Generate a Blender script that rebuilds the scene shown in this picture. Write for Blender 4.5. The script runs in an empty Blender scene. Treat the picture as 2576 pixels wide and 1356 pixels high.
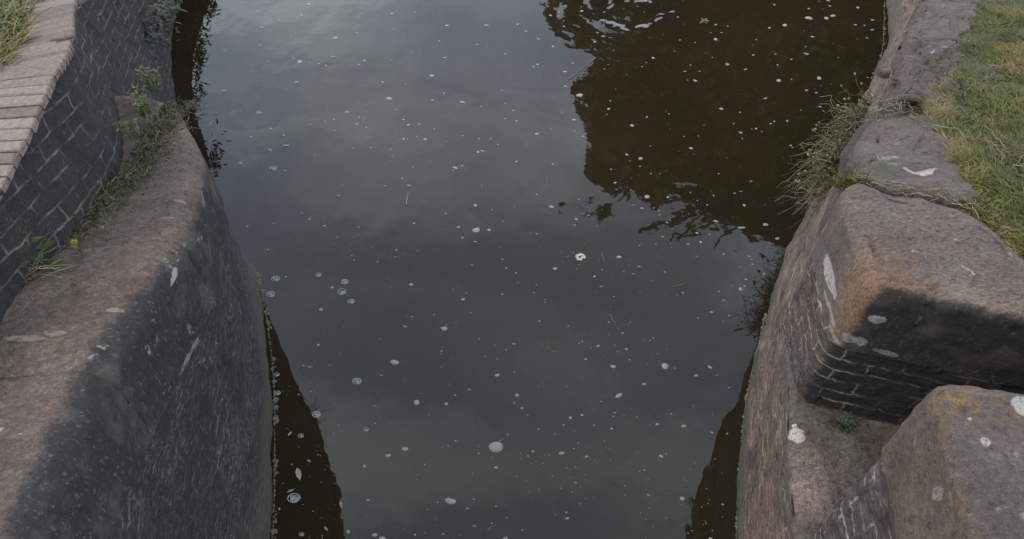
import bpy, math, random
import numpy as np
from mathutils import Vector, noise as mn
R = math.radians
sc = bpy.context.scene
col = sc.collection
rng = np.random.default_rng(7)
random.seed(7)

# ------------------------------------------------------------------ camera
CAM_H, PITCH = 3.7, 52.0            # metres above the water, degrees below the horizon
cam = bpy.data.cameras.new("camera")
cam.lens = 28.26; cam.sensor_width = 36; cam.clip_start = .05; cam.clip_end = 500
co = bpy.data.objects.new("camera", cam); col.objects.link(co)
co.location = (0, 0, CAM_H); co.rotation_euler = (R(90 - PITCH), 0, 0)
sc.camera = co

# ------------------------------------------------------------------ light
SUN_EL, SUN_AZ = 52.0, 250.0        # degrees; azimuth clockwise from +Y (low left, a little behind)
W = bpy.data.worlds.new("World"); sc.world = W; W.use_nodes = True
nt = W.node_tree; nt.nodes.clear(); L = nt.links.new
out = nt.nodes.new('ShaderNodeOutputWorld'); bg = nt.nodes.new('ShaderNodeBackground')
sky = nt.nodes.new('ShaderNodeTexSky'); sky.sky_type = 'NISHITA'; sky.sun_disc = False
sky.sun_elevation = R(SUN_EL); sky.sun_rotation = R(SUN_AZ); sky.air_density = 1; sky.dust_density = 2
tc = nt.nodes.new('ShaderNodeTexCoord'); sep = nt.nodes.new('ShaderNodeSeparateXYZ')
L(tc.outputs['Generated'], sep.inputs[0])
def wm(op, a, b):
    n = nt.nodes.new('ShaderNodeMath'); n.operation = op
    for i, v in enumerate((a, b)):
        if isinstance(v, (int, float)): n.inputs[i].default_value = v
        else: L(v, n.inputs[i])
    return n.outputs[0]
zz = wm('ADD', wm('MAXIMUM', sep.outputs[2], 0), .25)
cv = nt.nodes.new('ShaderNodeCombineXYZ')
L(wm('DIVIDE', sep.outputs[0], zz), cv.inputs[0]); L(wm('DIVIDE', sep.outputs[1], zz), cv.inputs[1])
cv.inputs[2].default_value = 1.7
cn = nt.nodes.new('ShaderNodeTexNoise'); cn.inputs['Scale'].default_value = 2.9
cn.inputs['Detail'].default_value = 7; cn.inputs['Roughness'].default_value = .52; cn.inputs['Distortion'].default_value = .35
mp = nt.nodes.new('ShaderNodeMapping'); mp.inputs['Scale'].default_value = (.75, 1.6, 1); mp.inputs['Rotation'].default_value = (0, 0, R(14))
L(cv.outputs[0], mp.inputs[0]); L(mp.outputs[0], cn.inputs['Vector'])
cr = nt.nodes.new('ShaderNodeValToRGB'); L(cn.outputs['Fac'], cr.inputs[0])
e = cr.color_ramp.elements
e[0].position = .36; e[0].color = (12.0, 14.0, 18.0, 1)
e[1].position = .70; e[1].color = (26.5, 29.5, 32, 1)
e2 = e.new(.5); e2.color = (15.5, 18.0, 22.6, 1)
mx = nt.nodes.new('ShaderNodeMix'); mx.data_type = 'RGBA'; mx.inputs[0].default_value = .86
L(sky.outputs[0], mx.inputs[6]); L(cr.outputs[0], mx.inputs[7])
gr = nt.nodes.new('ShaderNodeMapRange'); L(sep.outputs[2], gr.inputs[0])      # heavier cloud overhead, brighter lower down
for i_, v_ in ((1, .45), (2, .97), (3, 1.5), (4, .60)): gr.inputs[i_].default_value = v_
vm = nt.nodes.new('ShaderNodeVectorMath'); vm.operation = 'SCALE'; L(mx.outputs[2], vm.inputs[0]); L(gr.outputs[0], vm.inputs['Scale'])
L(vm.outputs[0], bg.inputs[0]); bg.inputs[1].default_value = .115
L(bg.outputs[0], out.inputs[0])
sun = bpy.data.lights.new("sun", 'SUN'); sun.energy = 1.3; sun.angle = R(18); sun.color = (1, .92, .82)
so = bpy.data.objects.new("sun", sun); col.objects.link(so)
az, el = R(SUN_AZ), R(SUN_EL)
so.rotation_euler = Vector((-math.sin(az)*math.cos(el), -math.cos(az)*math.cos(el), -math.sin(el))).to_track_quat('-Z', 'Y').to_euler()
sc.view_settings.view_transform = 'Standard'; sc.view_settings.look = 'None'
sc.view_settings.exposure = .45; sc.view_settings.gamma = 1

# ------------------------------------------------------------------ helpers
FP = 2022.0; SP, CP = math.sin(R(PITCH)), math.cos(R(PITCH))
def at(px, py, z=0.0):
    """point of the horizontal plane at height z seen at photo position px, py (2576 wide)"""
    x, v = px - 1288, py - 678
    k = (CAM_H - z) / (FP*SP + v*CP)
    return np.array((x*k, (FP*CP - v*SP)*k, z))
def root(name, loc, label, cat, group=None):
    o = bpy.data.objects.new(name, None); col.objects.link(o); o.location = loc
    o.empty_display_size = .05
    tag(o, label, cat, group); return o
def tag(o, label=None, cat=None, group=None, kind=None):
    if label: o['label'] = label
    if cat: o['category'] = cat
    if group: o['group'] = group
    if kind: o['kind'] = kind
    return o
def mesh(name, V, faces, mat, parent=None, uv=None, smooth=True, **attrs):
    """faces: list of int arrays (n,k); vertices in world space, kept relative to the parent's base"""
    V = np.asarray(V, float)
    if parent is not None: V = V - np.array(parent.location)
    me = bpy.data.meshes.new(name)
    faces = [np.asarray(f, np.int32) for f in faces if len(f)]
    nl = sum(f.size for f in faces); nf = sum(len(f) for f in faces)
    me.vertices.add(len(V)); me.vertices.foreach_set('co', V.astype(np.float32).ravel())
    me.loops.add(nl); lv = np.concatenate([f.ravel() for f in faces]); me.loops.foreach_set('vertex_index', lv)
    tot = np.concatenate([np.full(len(f), f.shape[1]) for f in faces]).astype(np.int32)
    st = np.concatenate([[0], np.cumsum(tot)[:-1]]).astype(np.int32)
    me.polygons.add(nf); me.polygons.foreach_set('loop_start', st); me.polygons.foreach_set('loop_total', tot)
    me.polygons.foreach_set('use_smooth', np.full(nf, smooth))
    if uv is not None:
        l = me.uv_layers.new(name='UVMap'); l.data.foreach_set('uv', np.asarray(uv, np.float32)[lv].ravel())
    for k, a in attrs.items():
        at_ = me.attributes.new(k, 'FLOAT', 'POINT'); at_.data.foreach_set('value', np.asarray(a, np.float32))
    me.update(calc_edges=True); me.validate()
    me.materials.append(mat)
    o = bpy.data.objects.new(name, me); col.objects.link(o)
    if parent is not None: o.parent = parent
    return o
def fbm(P, sc_, octv=4, H=.6, off=0):
    o = Vector((off*3.1, off*1.7, off*.9))
    return np.array([mn.fractal(Vector(p)*sc_ + o, H, 2.0, octv) for p in P])
def gridf(n, m, wrap=False):
    i, j = np.meshgrid(np.arange(n - 1), np.arange(m if wrap else m - 1), indexing='ij')
    i, j = i.ravel(), j.ravel(); j2 = (j + 1) % m
    return np.stack([i*m + j, (i+1)*m + j, (i+1)*m + j2, i*m + j2], 1)
def spline(pts, n):
    """smooth curve through pts (k,d), n samples evenly spread"""
    p = np.asarray(pts, float); k = len(p)
    pe = np.vstack([2*p[0]-p[1], p, 2*p[-1]-p[-2]])
    u = np.linspace(0, k-1, 40*k); i = np.minimum(u.astype(int), k-2); t = (u-i)[:, None]
    a, b, c, d = pe[i], pe[i+1], pe[i+2], pe[i+3]
    q = .5*(2*b + (c-a)*t + (2*a-5*b+4*c-d)*t*t + (3*b-a-3*c+d)*t**3)
    s = np.concatenate([[0], np.cumsum(np.linalg.norm(np.diff(q[:, :2], axis=0), axis=1))])
    ss = np.linspace(0, s[-1], n)
    return np.stack([np.interp(ss, s, q[:, j]) for j in range(q.shape[1])], 1), ss
def rounded(poly, r, step=.02):
    """closed outline with its corners rounded by r and resampled; ccw"""
    p = [np.array(a, float) for a in poly]; n = len(p)
    if sum(p[i][0]*p[(i+1) % n][1]-p[(i+1) % n][0]*p[i][1] for i in range(n)) < 0: p = p[::-1]
    o = []
    for i in range(n):
        a, b, c = p[i-1], p[i], p[(i+1) % n]
        d1, d2 = a-b, c-b; l1, l2 = np.linalg.norm(d1), np.linalg.norm(d2)
        rr = min(r, l1*.45, l2*.45); s, e_ = b + d1/l1*rr, b + d2/l2*rr
        for t in np.linspace(0, 1, 6): o.append((1-t)**2*s + 2*t*(1-t)*b + t*t*e_)
    o = np.array(o + [o[0]]); s = np.concatenate([[0], np.cumsum(np.linalg.norm(np.diff(o, axis=0), axis=1))])
    m = max(24, int(s[-1]/step)); ss = np.linspace(0, s[-1], m, endpoint=False)
    return np.stack([np.interp(ss, s, o[:, 0]), np.interp(ss, s, o[:, 1])], 1), ss
def block(name, poly, ztop, thick, mat, parent, r=.04, rc=.05, amp=.012, step=.02, stain=None, seed=0, ring=.03, top=True, fine=.005, soft=None, bond=None):
    """a weathered block of masonry: outline seen from above, rounded arris, ztop may be a function"""
    O, ss = rounded(poly, rc, step); m = len(O)
    t = np.roll(O, -1, 0)-np.roll(O, 1, 0); t /= np.linalg.norm(t, axis=1)[:, None]
    nrm = np.stack([t[:, 1], -t[:, 0]], 1)                        # outward
    if soft is not None:                                          # only the arris facing 'soft' is worn round
        w_ = sstep(.2, .8, nrm @ np.array(soft)); w_ = (np.roll(w_, 1)+w_+np.roll(w_, -1))/3
        r = (.012 + (r-.012)*w_)[:, None]
    rm = float(np.max(r))
    zf = ztop if callable(ztop) else (lambda x, y: np.full_like(x, ztop))
    rings = []; uvs = []
    def add(P, dz, tt):
        rings.append(np.column_stack([P, zf(P[:, 0], P[:, 1]) + (dz if np.ndim(dz) == 0 else dz[:, 0])])); uvs.append(np.column_stack([ss, np.full(m, tt)]))
    nv = max(3, int((thick-rm)/ring))
    for k in range(nv+1):
        f = k/nv; add(O, (-thick + (thick-r)*f), (-thick + (thick-rm)*f))
    for k in range(1, 6):
        a = k/5*math.pi/2; add(O - nrm*r*(1-math.cos(a)), -r + r*math.sin(a), -rm + rm*a)
    if top:
        c = O.mean(0); I = O - nrm*r; far = np.linalg.norm(I-c, axis=1).max(); q = max(5, int(far/ring))
        for k in range(1, q+1):
            f = 1 - k/q*(1-.002); add(c + (I-c)*f, 0, rm*.57+far*k/q)
    V = np.vstack(rings); uv = np.vstack(uvs); n = len(rings)
    N = np.zeros_like(V); i0 = (nv+1)*m
    N[:i0, :2] = np.tile(nrm, (nv+1, 1)); N[i0:i0+5*m, :2] = np.tile(nrm, (5, 1))*.7; N[i0:i0+5*m, 2] = .7; N[i0+5*m:, 2] = 1
    d = fbm(V, 4.5, 4, .7, seed)*amp + fbm(V, 26, 3, .6, seed+3)*fine
    d = np.minimum(d, amp*.9)
    arr = np.zeros(len(V)); arr[i0-2*m:i0+7*m] = 1                 # chips knocked out of the arris
    d = d - arr*sstep(.12, .5, fbm(V, 8, 3, .8, seed+17))*min(.02, amp*1.4)
    if bond:                                                      # recessed joints between the bricks
        bw_, rh_, dp_ = bond; tt_ = uv[:, 1]; row = np.floor(tt_/rh_); fz = np.abs((tt_/rh_ - row) - .5)
        fs = np.abs(((uv[:, 0] + (row % 2)*bw_*.5)/bw_) % 1 - .5)
        g = np.maximum(sstep(.40, .47, fz), sstep(.5-.012/bw_, .5-.004/bw_, fs)); br = np.modf(np.abs(np.sin(row*12.9 + np.floor((uv[:, 0] + (row % 2)*bw_*.5)/bw_)*78.2)*43758.5))[0]
        side_ = np.arange(len(V)) < i0; d = d - side_*(g*dp_*(.6+.5*fbm(V, 9, 2, .8, 3)) + (br-.5)*.005*(1-g))
    V = V + N*d[:, None]
    V[(n-1)*m:] = V[(n-1)*m:].mean(0)
    st = np.zeros(len(V)) if stain is None else stain(V, N)
    F = gridf(n, m, True)[:, ::-1]
    return mesh(name, V, [F], mat, parent, uv=uv, stain=st)
def unit(a): return a/np.maximum(np.linalg.norm(a, axis=-1, keepdims=True), 1e-9)
def sheet(name, P, mat, parent=None, uv=None, flip=False, **at_):
    n, m, _ = P.shape; F = gridf(n, m)
    if flip: F = F[:, ::-1]
    return mesh(name, P.reshape(-1, 3), [F], mat, parent, uv=None if uv is None else uv.reshape(-1, 2), **{k: np.asarray(a).ravel() for k, a in at_.items()})
def sstep(a, b, x):
    t = np.clip((np.asarray(x)-a)/(b-a), 0, 1); return t*t*(3-2*t)

# ------------------------------------------------------------------ materials
class M:
    def __init__(s, name, rough=.85, spec=.35, tone=(.78, .70, .62)):   # tone: how warm and dark this material's own colour is
        s.tone = tone
        s.m = bpy.data.materials.new(name); s.m.use_nodes = True; s.t = s.m.node_tree
        s.b = s.t.nodes['Principled BSDF']; s.b.inputs['Roughness'].default_value = rough
        s.b.inputs['Specular IOR Level'].default_value = spec
        s.geo = s.t.nodes.new('ShaderNodeNewGeometry'); s.pos = s.geo.outputs['Position']
    def n(s, ty): return s.t.nodes.new(ty)
    def put(s, v, sock):
        if isinstance(v, (int, float)): sock.default_value = v
        elif isinstance(v, (tuple, list)): sock.default_value = tuple(v) + ((1,) if len(v) == 3 and sock.type == 'RGBA' else ())
        else: s.t.links.new(v, sock)
    def uv(s): n = s.n('ShaderNodeUVMap'); n.uv_map = 'UVMap'; return n.outputs[0]
    def attr(s, k): n = s.n('ShaderNodeAttribute'); n.attribute_name = k; return n.outputs['Fac']
    def math(s, op, a, b=0.0, clamp=False):
        n = s.n('ShaderNodeMath'); n.operation = op; n.use_clamp = clamp; s.put(a, n.inputs[0]); s.put(b, n.inputs[1]); return n.outputs[0]
    def scl(s, vec, k, rot=(0, 0, 0)):
        n = s.n('ShaderNodeMapping'); s.put(vec, n.inputs[0]); n.inputs['Scale'].default_value = k; n.inputs['Rotation'].default_value = rot; return n.outputs[0]
    def noise(s, scale, vec=None, det=4, ro=.55, dist=0):
        n = s.n('ShaderNodeTexNoise'); s.put(vec if vec is not None else s.pos, n.inputs['Vector'])
        n.inputs['Scale'].default_value = scale; n.inputs['Detail'].default_value = det; n.inputs['Roughness'].default_value = ro
        n.inputs['Distortion'].default_value = dist; return n.outputs['Fac']
    def voro(s, scale, vec=None, feat='F1'):
        n = s.n('ShaderNodeTexVoronoi'); n.feature = feat; s.put(vec if vec is not None else s.pos, n.inputs['Vector']); n.inputs['Scale'].default_value = scale
        return n.outputs['Distance']
    def ramp(s, f, stops):
        n = s.n('ShaderNodeValToRGB'); s.put(f, n.inputs[0]); e = n.color_ramp.elements
        while len(e) < len(stops): e.new(.5)
        for k, (p, c) in enumerate(stops): e[k].position = p; e[k].color = tuple(c) + (1,) if len(c) == 3 else c
        return n.outputs[0]
    def step(s, f, a, b):
        n = s.n('ShaderNodeMapRange'); n.interpolation_type = 'SMOOTHSTEP'; s.put(f, n.inputs[0]); n.inputs[1].default_value = a; n.inputs[2].default_value = b
        return n.outputs[0]
    def mix(s, f, a, b, mode='MIX'):
        n = s.n('ShaderNodeMix'); n.data_type = 'RGBA'; n.blend_type = mode; s.put(f, n.inputs[0]); s.put(a, n.inputs[6]); s.put(b, n.inputs[7]); return n.outputs[2]
    def spot(s, p, rad, wob=.3, sq=(1, 1, 1)):
        """0..1 mask of a lichen patch growing at world point p"""
        d = s.n('ShaderNodeVectorMath'); d.operation = 'SUBTRACT'; s.put(s.pos, d.inputs[0]); d.inputs[1].default_value = tuple(p)
        k = s.n('ShaderNodeVectorMath'); k.operation = 'MULTIPLY'; s.put(d.outputs[0], k.inputs[0]); k.inputs[1].default_value = sq
        l = s.n('ShaderNodeVectorMath'); l.operation = 'LENGTH'; s.put(k.outputs[0], l.inputs[0])
        w = s.math('MULTIPLY', s.math('SUBTRACT', s.noise(45, det=7, ro=.75), .5), wob*rad*2.0)
        return s.step(s.math('ADD', l.outputs['Value'], w), rad, rad*.8)
    def done(s, c, bump=None, bs=.4, bd=.01, rough=None):
        c = s.mix(1, c, s.tone, 'MULTIPLY')
        s.put(c, s.b.inputs['Base Color'])
        if bump is not None:
            n = s.n('ShaderNodeBump'); n.inputs['Strength'].default_value = bs; n.inputs['Distance'].default_value = bd
            s.put(bump, n.inputs['Height']); s.t.links.new(n.outputs[0], s.b.inputs['Normal'])
        if rough is not None: s.put(rough, s.b.inputs['Roughness'])
        return s.m

BLACK = (.0095, .009, .009)
def stone_mat(name, A, B, Cc, lich=.6, lcol=(.3, .29, .27), spots=(), moss=None, streak=(1, 1, 1), extra=None):
    m = M(name)
    p = m.scl(m.pos, streak)
    base = m.ramp(m.noise(3.2, p, 6, .62), [(.28, A), (.5, B), (.72, Cc)])
    sp = m.noise(190, det=2, ro=.7)
    base = m.mix(m.step(m.noise(55, p, 5, .7), .36, .7), m.mix(.65, base, (.03, .027, .025)), base)
    base = m.mix(1, base, m.ramp(sp, [(.25, (.62, .6, .6)), (.5, (1, 1, 1)), (.75, (1.5, 1.48, 1.45))]), 'MULTIPLY')
    if moss:
        base = m.mix(m.math('MULTIPLY', m.step(m.noise(4.5, det=6, ro=.65), moss[0], moss[0]+.12), .75), base, moss[1])
    if extra: base = extra(m, base)
    st = m.attr('stain')
    k = m.math('ADD', st, m.math('MULTIPLY', m.math('SUBTRACT', m.math('SUBTRACT', m.noise(16, det=9, ro=.8), 0), .42), 1.3))
    k = m.math('MULTIPLY', m.step(k, .26, .68), m.step(st, .02, .2))
    blk = m.mix(m.step(m.noise(80, m.scl(m.pos, (1, 1, .5)), 5, .75), .545, .68), BLACK, (.085, .085, .085))
    blk = m.mix(m.step(m.noise(7, det=4), .5, .68), blk, (.05, .045, .04))
    base = m.mix(m.math('MULTIPLY', k, .94), base, blk)
    lm = m.math('MULTIPLY', m.step(m.noise(13, det=7, ro=.68, dist=.4), lich, lich+.05), m.step(m.noise(2.6, det=2), .42, .6))
    base = m.mix(m.math('MULTIPLY', lm, .8), base, lcol)
    for q in spots:
        c = q[3] if len(q) > 3 else (.27, .27, .26)
        f = m.spot(q[0], q[1], .5, q[2] if len(q) > 2 else (1, 1, 1))
        f = m.math('MULTIPLY', f, m.math('MULTIPLY', m.step(m.noise(110, det=5, ro=.75), .33, .5), .8))
        base = m.mix(f, base, c)
    pit = m.step(m.noise(38, p, 5, .7), .34, .44)
    base = m.mix(m.math('MULTIPLY', m.math('SUBTRACT', 1, pit), .55), base, m.mix(1, base, (.45, .43, .42), 'MULTIPLY'))
    big = m.noise(2.1, det=7, ro=.65, dist=.6)
    base = m.mix(1, base, m.ramp(big, [(.3, (.74, .71, .66)), (.55, (1, 1, 1)), (.75, (1.15, 1.13, 1.10))]), 'MULTIPLY')
    bump = m.math('ADD', m.math('MULTIPLY', m.noise(28, p, 8, .74), 1.0), m.math('ADD', m.math('MULTIPLY', sp, .35), m.math('MULTIPLY', pit, .5)))
    return m.done(base, bump, .7, .012)
def brick_mat(name, c1, c2, mortar, bw=.215, rh=.07, ms=.007, wear=.5, streak=(14, 1.2), pale=(.26, .25, .23), paleT=.6, darken=.0, low=None, vstreak=True, extra=None, mvis=(.35, .6), salt=False, tone=(.78, .70, .62)):
    m = M(name, tone=tone)
    uv = m.uv()
    wv = m.n('ShaderNodeVectorMath'); wv.operation = 'ADD'
    nn = m.n('ShaderNodeTexNoise'); nn.inputs['Scale'].default_value = 9; nn.inputs['Detail'].default_value = 3; m.put(uv, nn.inputs['Vector'])
    sc_ = m.n('ShaderNodeVectorMath'); sc_.operation = 'SCALE'; m.put(nn.outputs['Color'], sc_.inputs[0]); sc_.inputs['Scale'].default_value = .03
    m.put(uv, wv.inputs[0]); m.put(sc_.outputs[0], wv.inputs[1])
    b = m.n('ShaderNodeTexBrick'); m.put(wv.outputs[0], b.inputs['Vector']); b.inputs['Scale'].default_value = 1
    b.inputs['Brick Width'].default_value = bw; b.inputs['Row Height'].default_value = rh
    b.inputs['Mortar Size'].default_value = ms; b.inputs['Mortar Smooth'].default_value = .25; b.inputs['Bias'].default_value = 0
    b.inputs['Color1'].default_value = (*c1, 1); b.inputs['Color2'].default_value = (*c2, 1)
    b.inputs['Mortar'].default_value = (.0, .0, .0, 1)
    fac = b.outputs['Fac']
    bc = m.mix(1, m.mix(fac, b.outputs['Color'], c1), m.ramp(m.noise(24, det=5, ro=.7), [(.3, (.55, .55, .55)), (.7, (1.45, 1.42, 1.4))]), 'MULTIPLY')
    mm = m.math('MULTIPLY', fac, m.step(m.noise(6, det=5, ro=.65), mvis[0], mvis[1]))
    c = m.mix(m.math('MULTIPLY', mm, .9), bc, mortar)
    c = m.mix(m.math('MULTIPLY', m.math('SUBTRACT', fac, mm, True), .7), c, (.012, .011, .011))
    # salts, slime and lime run
    us = m.scl(uv, (streak[0], streak[1], 1))
    f1 = m.step(m.noise(3.0, us, 7, .72), paleT, paleT+.1)
    c = m.mix(m.math('MULTIPLY', f1, wear), c, pale)
    f2 = m.step(m.noise(4.0, m.scl(uv, (streak[0]*.7, streak[1]*.7, 1)), 6, .7), .52, .7)
    c = m.mix(m.math('MULTIPLY', f2, wear), c, (.03, .028, .025))
    if extra: c = extra(m, c)
    blot = m.noise(4.2, det=7, ro=.7, dist=.5)
    c = m.mix(1, c, m.ramp(blot, [(.32, (.45, .46, .5)), (.52, (.95, .95, .95)), (.72, (1.35, 1.32, 1.28))]), 'MULTIPLY')
    c = m.mix(1, c, m.ramp(m.noise(85, det=6, ro=.78), [(.3, (.5, .5, .5)), (.7, (1.5, 1.5, 1.5))]), 'MULTIPLY')
    fl = m.math('MULTIPLY', m.step(m.noise(48, det=5, ro=.72), .57, .66), m.step(m.noise(5, det=4), .42, .6))
    c = m.mix(m.math('MULTIPLY', fl, wear), c, pale)
    if salt:                                                      # crystals of salt and lime weeping from the joints
        g = m.math('MULTIPLY', m.step(m.noise(1, m.scl(uv, (26, 75, 1)), 6, .8), .535, .62), m.step(m.noise(3.4, uv, 5, .65), .40, .58))
        SALT = m.math('MULTIPLY', g, .9)
    st = m.attr('stain')
    k = m.step(m.math('ADD', st, m.math('MULTIPLY', m.math('SUBTRACT', m.noise(9, det=6, ro=.7), .5), .8)), .3, .7)
    k = m.math('MULTIPLY', k, m.step(st, .02, .2))
    keep = m.math('SUBTRACT', 1, m.math('MULTIPLY', m.math('MULTIPLY', mm, m.math('SUBTRACT', 1, m.math('MULTIPLY', m.step(st, .86, 1.05), .75))), .75))
    blk = m.mix(m.step(m.noise(100, m.scl(m.pos, (1, 1, .4)), 3, .7), .62, .74), BLACK, (.07, .07, .068))
    c = m.mix(m.math('MULTIPLY', m.math('MULTIPLY', k, keep), .93), c, blk)
    if salt: c = m.mix(SALT, c, pale)
    if low:
        sx = m.n('ShaderNodeSeparateXYZ'); m.put(m.pos, sx.inputs[0])
        z = m.math('ADD', sx.outputs[2], m.math('MULTIPLY', m.math('SUBTRACT', m.noise(5, det=4), .5), .12))
        c = m.mix(m.math('MULTIPLY', m.step(z, low[1], low[1]*.35), .75), c, low[0])
        c = m.mix(m.step(z, .055, .0), c, (.05, .055, .03))
    bump = m.math('ADD', m.math('MULTIPLY', fac, -.6), m.math('MULTIPLY', m.noise(45, det=6, ro=.7), .9))
    return m.done(c, bump, 1.0, .022)

# ------------------------------------------------------------------ setting: water and ground
def water_mat():
    m = M('canal_water', .02, .5, (.76, .68, .60))
    m.b.inputs['IOR'].default_value = 1.333
    b1 = m.noise(1.1, m.scl(m.pos, (1, .8, 1)), 2, .4)
    b2 = m.noise(9, det=2, ro=.5)
    # rings from something that broke the surface under the tree's reflection
    c0 = at(1585, 20)
    d = m.n('ShaderNodeVectorMath'); d.operation = 'DISTANCE'; m.put(m.pos, d.inputs[0]); d.inputs[1].default_value = tuple(c0)
    dist = d.outputs['Value']
    env = m.math('MULTIPLY', m.step(dist, .85, .1), m.step(dist, .0, .1))
    rip = m.math('MULTIPLY', m.math('SINE', m.math('MULTIPLY', m.math('ADD', dist, m.math('MULTIPLY', m.noise(1.3), .35)), 30)), env)
    c1 = at(1590, 290)
    d2 = m.n('ShaderNodeVectorMath'); d2.operation = 'DISTANCE'; m.put(m.pos, d2.inputs[0]); d2.inputs[1].default_value = tuple(c1)
    rip2 = m.math('MULTIPLY', m.math('SINE', m.math('MULTIPLY', d2.outputs['Value'], 48)), m.step(d2.outputs['Value'], .42, .05))
    h = m.math('ADD', m.math('MULTIPLY', b1, 1.0), m.math('ADD', m.math('MULTIPLY', b2, .03), m.math('MULTIPLY', m.noise(5.5, m.scl(m.pos, (1, .7, 1)), 2, .4), .15)))
    h = m.math('ADD', h, m.math('MULTIPLY', m.math('MULTIPLY', rip, .55), m.step(m.noise(3.1, det=3), .40, .62)))
    h = m.math('ADD', h, m.math('MULTIPLY', rip2, .03))
    silt = m.ramp(m.noise(1.4, det=4), [(.35, (.0140, .0112, .0056)), (.7, (.0178, .0140, .0072))])
    return m.done(silt, h, 1.0, .012)
X = np.array([[(-60, -12, 0), (60, -12, 0)], [(-60, 70, 0), (60, 70, 0)]], float)
tag(sheet('water', X, water_mat(), flip=True), kind='structure')
soil = M('wet_soil'); SOIL = soil.done(soil.ramp(soil.noise(7, det=8, ro=.7), [(.3, (.022, .018, .012)), (.7, (.05, .042, .028))]), soil.noise(40, det=6), .8, .02)
turf = M('turf'); TURF = turf.done(turf.ramp(turf.noise(9, det=8, ro=.7), [(.3, (.02, .024, .008)), (.55, (.035, .042, .014)), (.75, (.06, .05, .022))]), turf.noise(60, det=6), 1, .03)
tag(sheet('ground', np.array([[(-300, -300, -1.0), (300, -300, -1.0)], [(-300, 300, -1.0), (300, 300, -1.0)]], float), SOIL, flip=True), kind='structure')

# ------------------------------------------------------------------ left channel wall
def zl(y): return np.minimum(2.0, 1.87 - .31*(np.asarray(y)-1.1))
LT = [(-.98, -.6), (-1.0, .2), (-1.021, .59), (-1.07, 1.08), (-1.075, 1.4), (-1.083, 1.706), (-1.138, 2.01), (-1.233, 2.316), (-1.441, 2.702), (-1.60, 2.87), (-1.85, 2.95), (-2.15, 2.97)]
LB = [(-1.0, -.6), (-1.03, .2), (-1.06, .6), (-1.09, 1.08), (-1.12, 1.4), (-1.175, 1.706), (-1.225, 2.01), (-1.305, 2.316), (-1.425, 2.70), (-1.54, 2.95), (-1.82, 3.06), (-2.15, 3.1)]
pairs = np.hstack([np.array(LT), np.array(LB)])
PP, PS = spline(pairs, 260)
SAND = dict(A=(.078, .053, .038), B=(.124, .090, .067), Cc=(.162, .123, .094))
la, lb = at(430, 718, 1.72), at(700, 10, 0)
COPE_L = stone_mat('left_sandstone', lich=.6, moss=(.56, (.045, .040, .020)), streak=(1, 1, 1), **SAND,
                   spots=[(at(431, 716, 1.745), .030, (2.6, 1.0, .9), (.27, .27, .26)), (at(60, 852, 1.84), .06, (1, 4.5, 1), (.2, .19, .17)), (at(140, 838, 1.83), .035, (1, 3, 1), (.2, .19, .17)), (at(290, 778, 1.79), .03, (1, 2.6, 1), (.22, .21, .19)), (at(455, 500, 1.6), .03, (1, 2.5, 1), (.17, .155, .14)), (at(420, 545, 1.63), .03, (1, 3, 1), (.16, .145, .13)), (at(470, 530, 1.62), .02, (1, 2, 1), (.16, .145, .13))])
left = root('canal_wall', (-1.1, 1.2, 0), 'left channel wall of blackened brick capped with worn brown sandstone slabs', 'wall'); left['kind'] = 'thing'
def pat(s):                                   # edge point, outward normal, at arc length s
    i = np.clip(np.searchsorted(PS, s), 1, len(PS)-1)
    return PP[i, :2], PS[i]
def s_at_y(y): return PS[np.argmin(np.abs(PP[:150, 1]-y)) if y < 2.75 else np.argmin(np.abs(PP[:, 1]-y))]
def path_block(name, s0, s1, depth, parent, seed, stain, lift=0):
    """a coping stone lofted along the wall's edge between two joints: flat top, worn round towards the water"""
    r, th = .085, .36; ns = max(12, int((s1-s0)/.014)); ss = np.linspace(s0, s1, ns)
    E = np.stack([np.interp(ss, PS, PP[:, 0]), np.interp(ss, PS, PP[:, 1])], 1)
    t = unit(np.gradient(E, axis=0)); nr = np.stack([-t[:, 1], t[:, 0]], 1)          # away from the water
    a = np.linspace(0, math.pi/2, 9)[1:]
    prof = [(v, 0, 0, 1) for v in np.linspace(depth, r, 22)] + [(r-r*math.sin(q), -r+r*math.cos(q), math.sin(q), math.cos(q)) for q in a] + [(0, -z, 1, 0) for z in np.linspace(r, th, 15)[1:]]
    prof = [(depth, -th, -1, 0)] + prof
    e = np.minimum(ss-s0, s1-ss); dip = .004*(1-sstep(0, .014, e))
    V = np.zeros((ns, len(prof), 3)); N = np.zeros_like(V)
    for k, (v, w, nx, nz) in enumerate(prof):
        V[:, k, :2] = E + nr*(v + dip*nx)[:, None]; V[:, k, 2] = zl(E[:, 1]) + lift + w - dip*nz
        N[:, k, :2] = -nr*nx; N[:, k, 2] = nz
    F, n = V.reshape(-1, 3), N.reshape(-1, 3)
    d = np.minimum(fbm(F, 3.5, 4, .7, seed)*.011 + fbm(F, 24, 3, .6, seed+3)*.0035, .012); st = stain(F, n); F = F + n*d[:, None]
    q = gridf(ns, len(prof)); m = len(prof)
    caps = np.array([np.arange(m)[::-1], (ns-1)*m + np.arange(m)])
    return mesh(name, F, [q[:, ::-1], caps[:, ::-1]], COPE_L, parent, stain=st)
def stain_l(V, N):
    # algae crust: heavy on the drop, feathering over the arris onto the slab
    ex = np.interp(V[:, 1], PP[:170, 1], PP[:170, 0]); d = V[:, 0]-ex     # <0 = in from the edge
    drop = zl(V[:, 1])-V[:, 2]
    near = sstep(2.0, 1.1, V[:, 1])
    return np.clip(sstep(-.10-.04*near, .02, d)*(.3+.55*near) + sstep(.03, .16, drop)*.86, 0, 1)
cuts = [0, s_at_y(1.085), s_at_y(1.70), s_at_y(2.36), PS[-1]]
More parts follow.
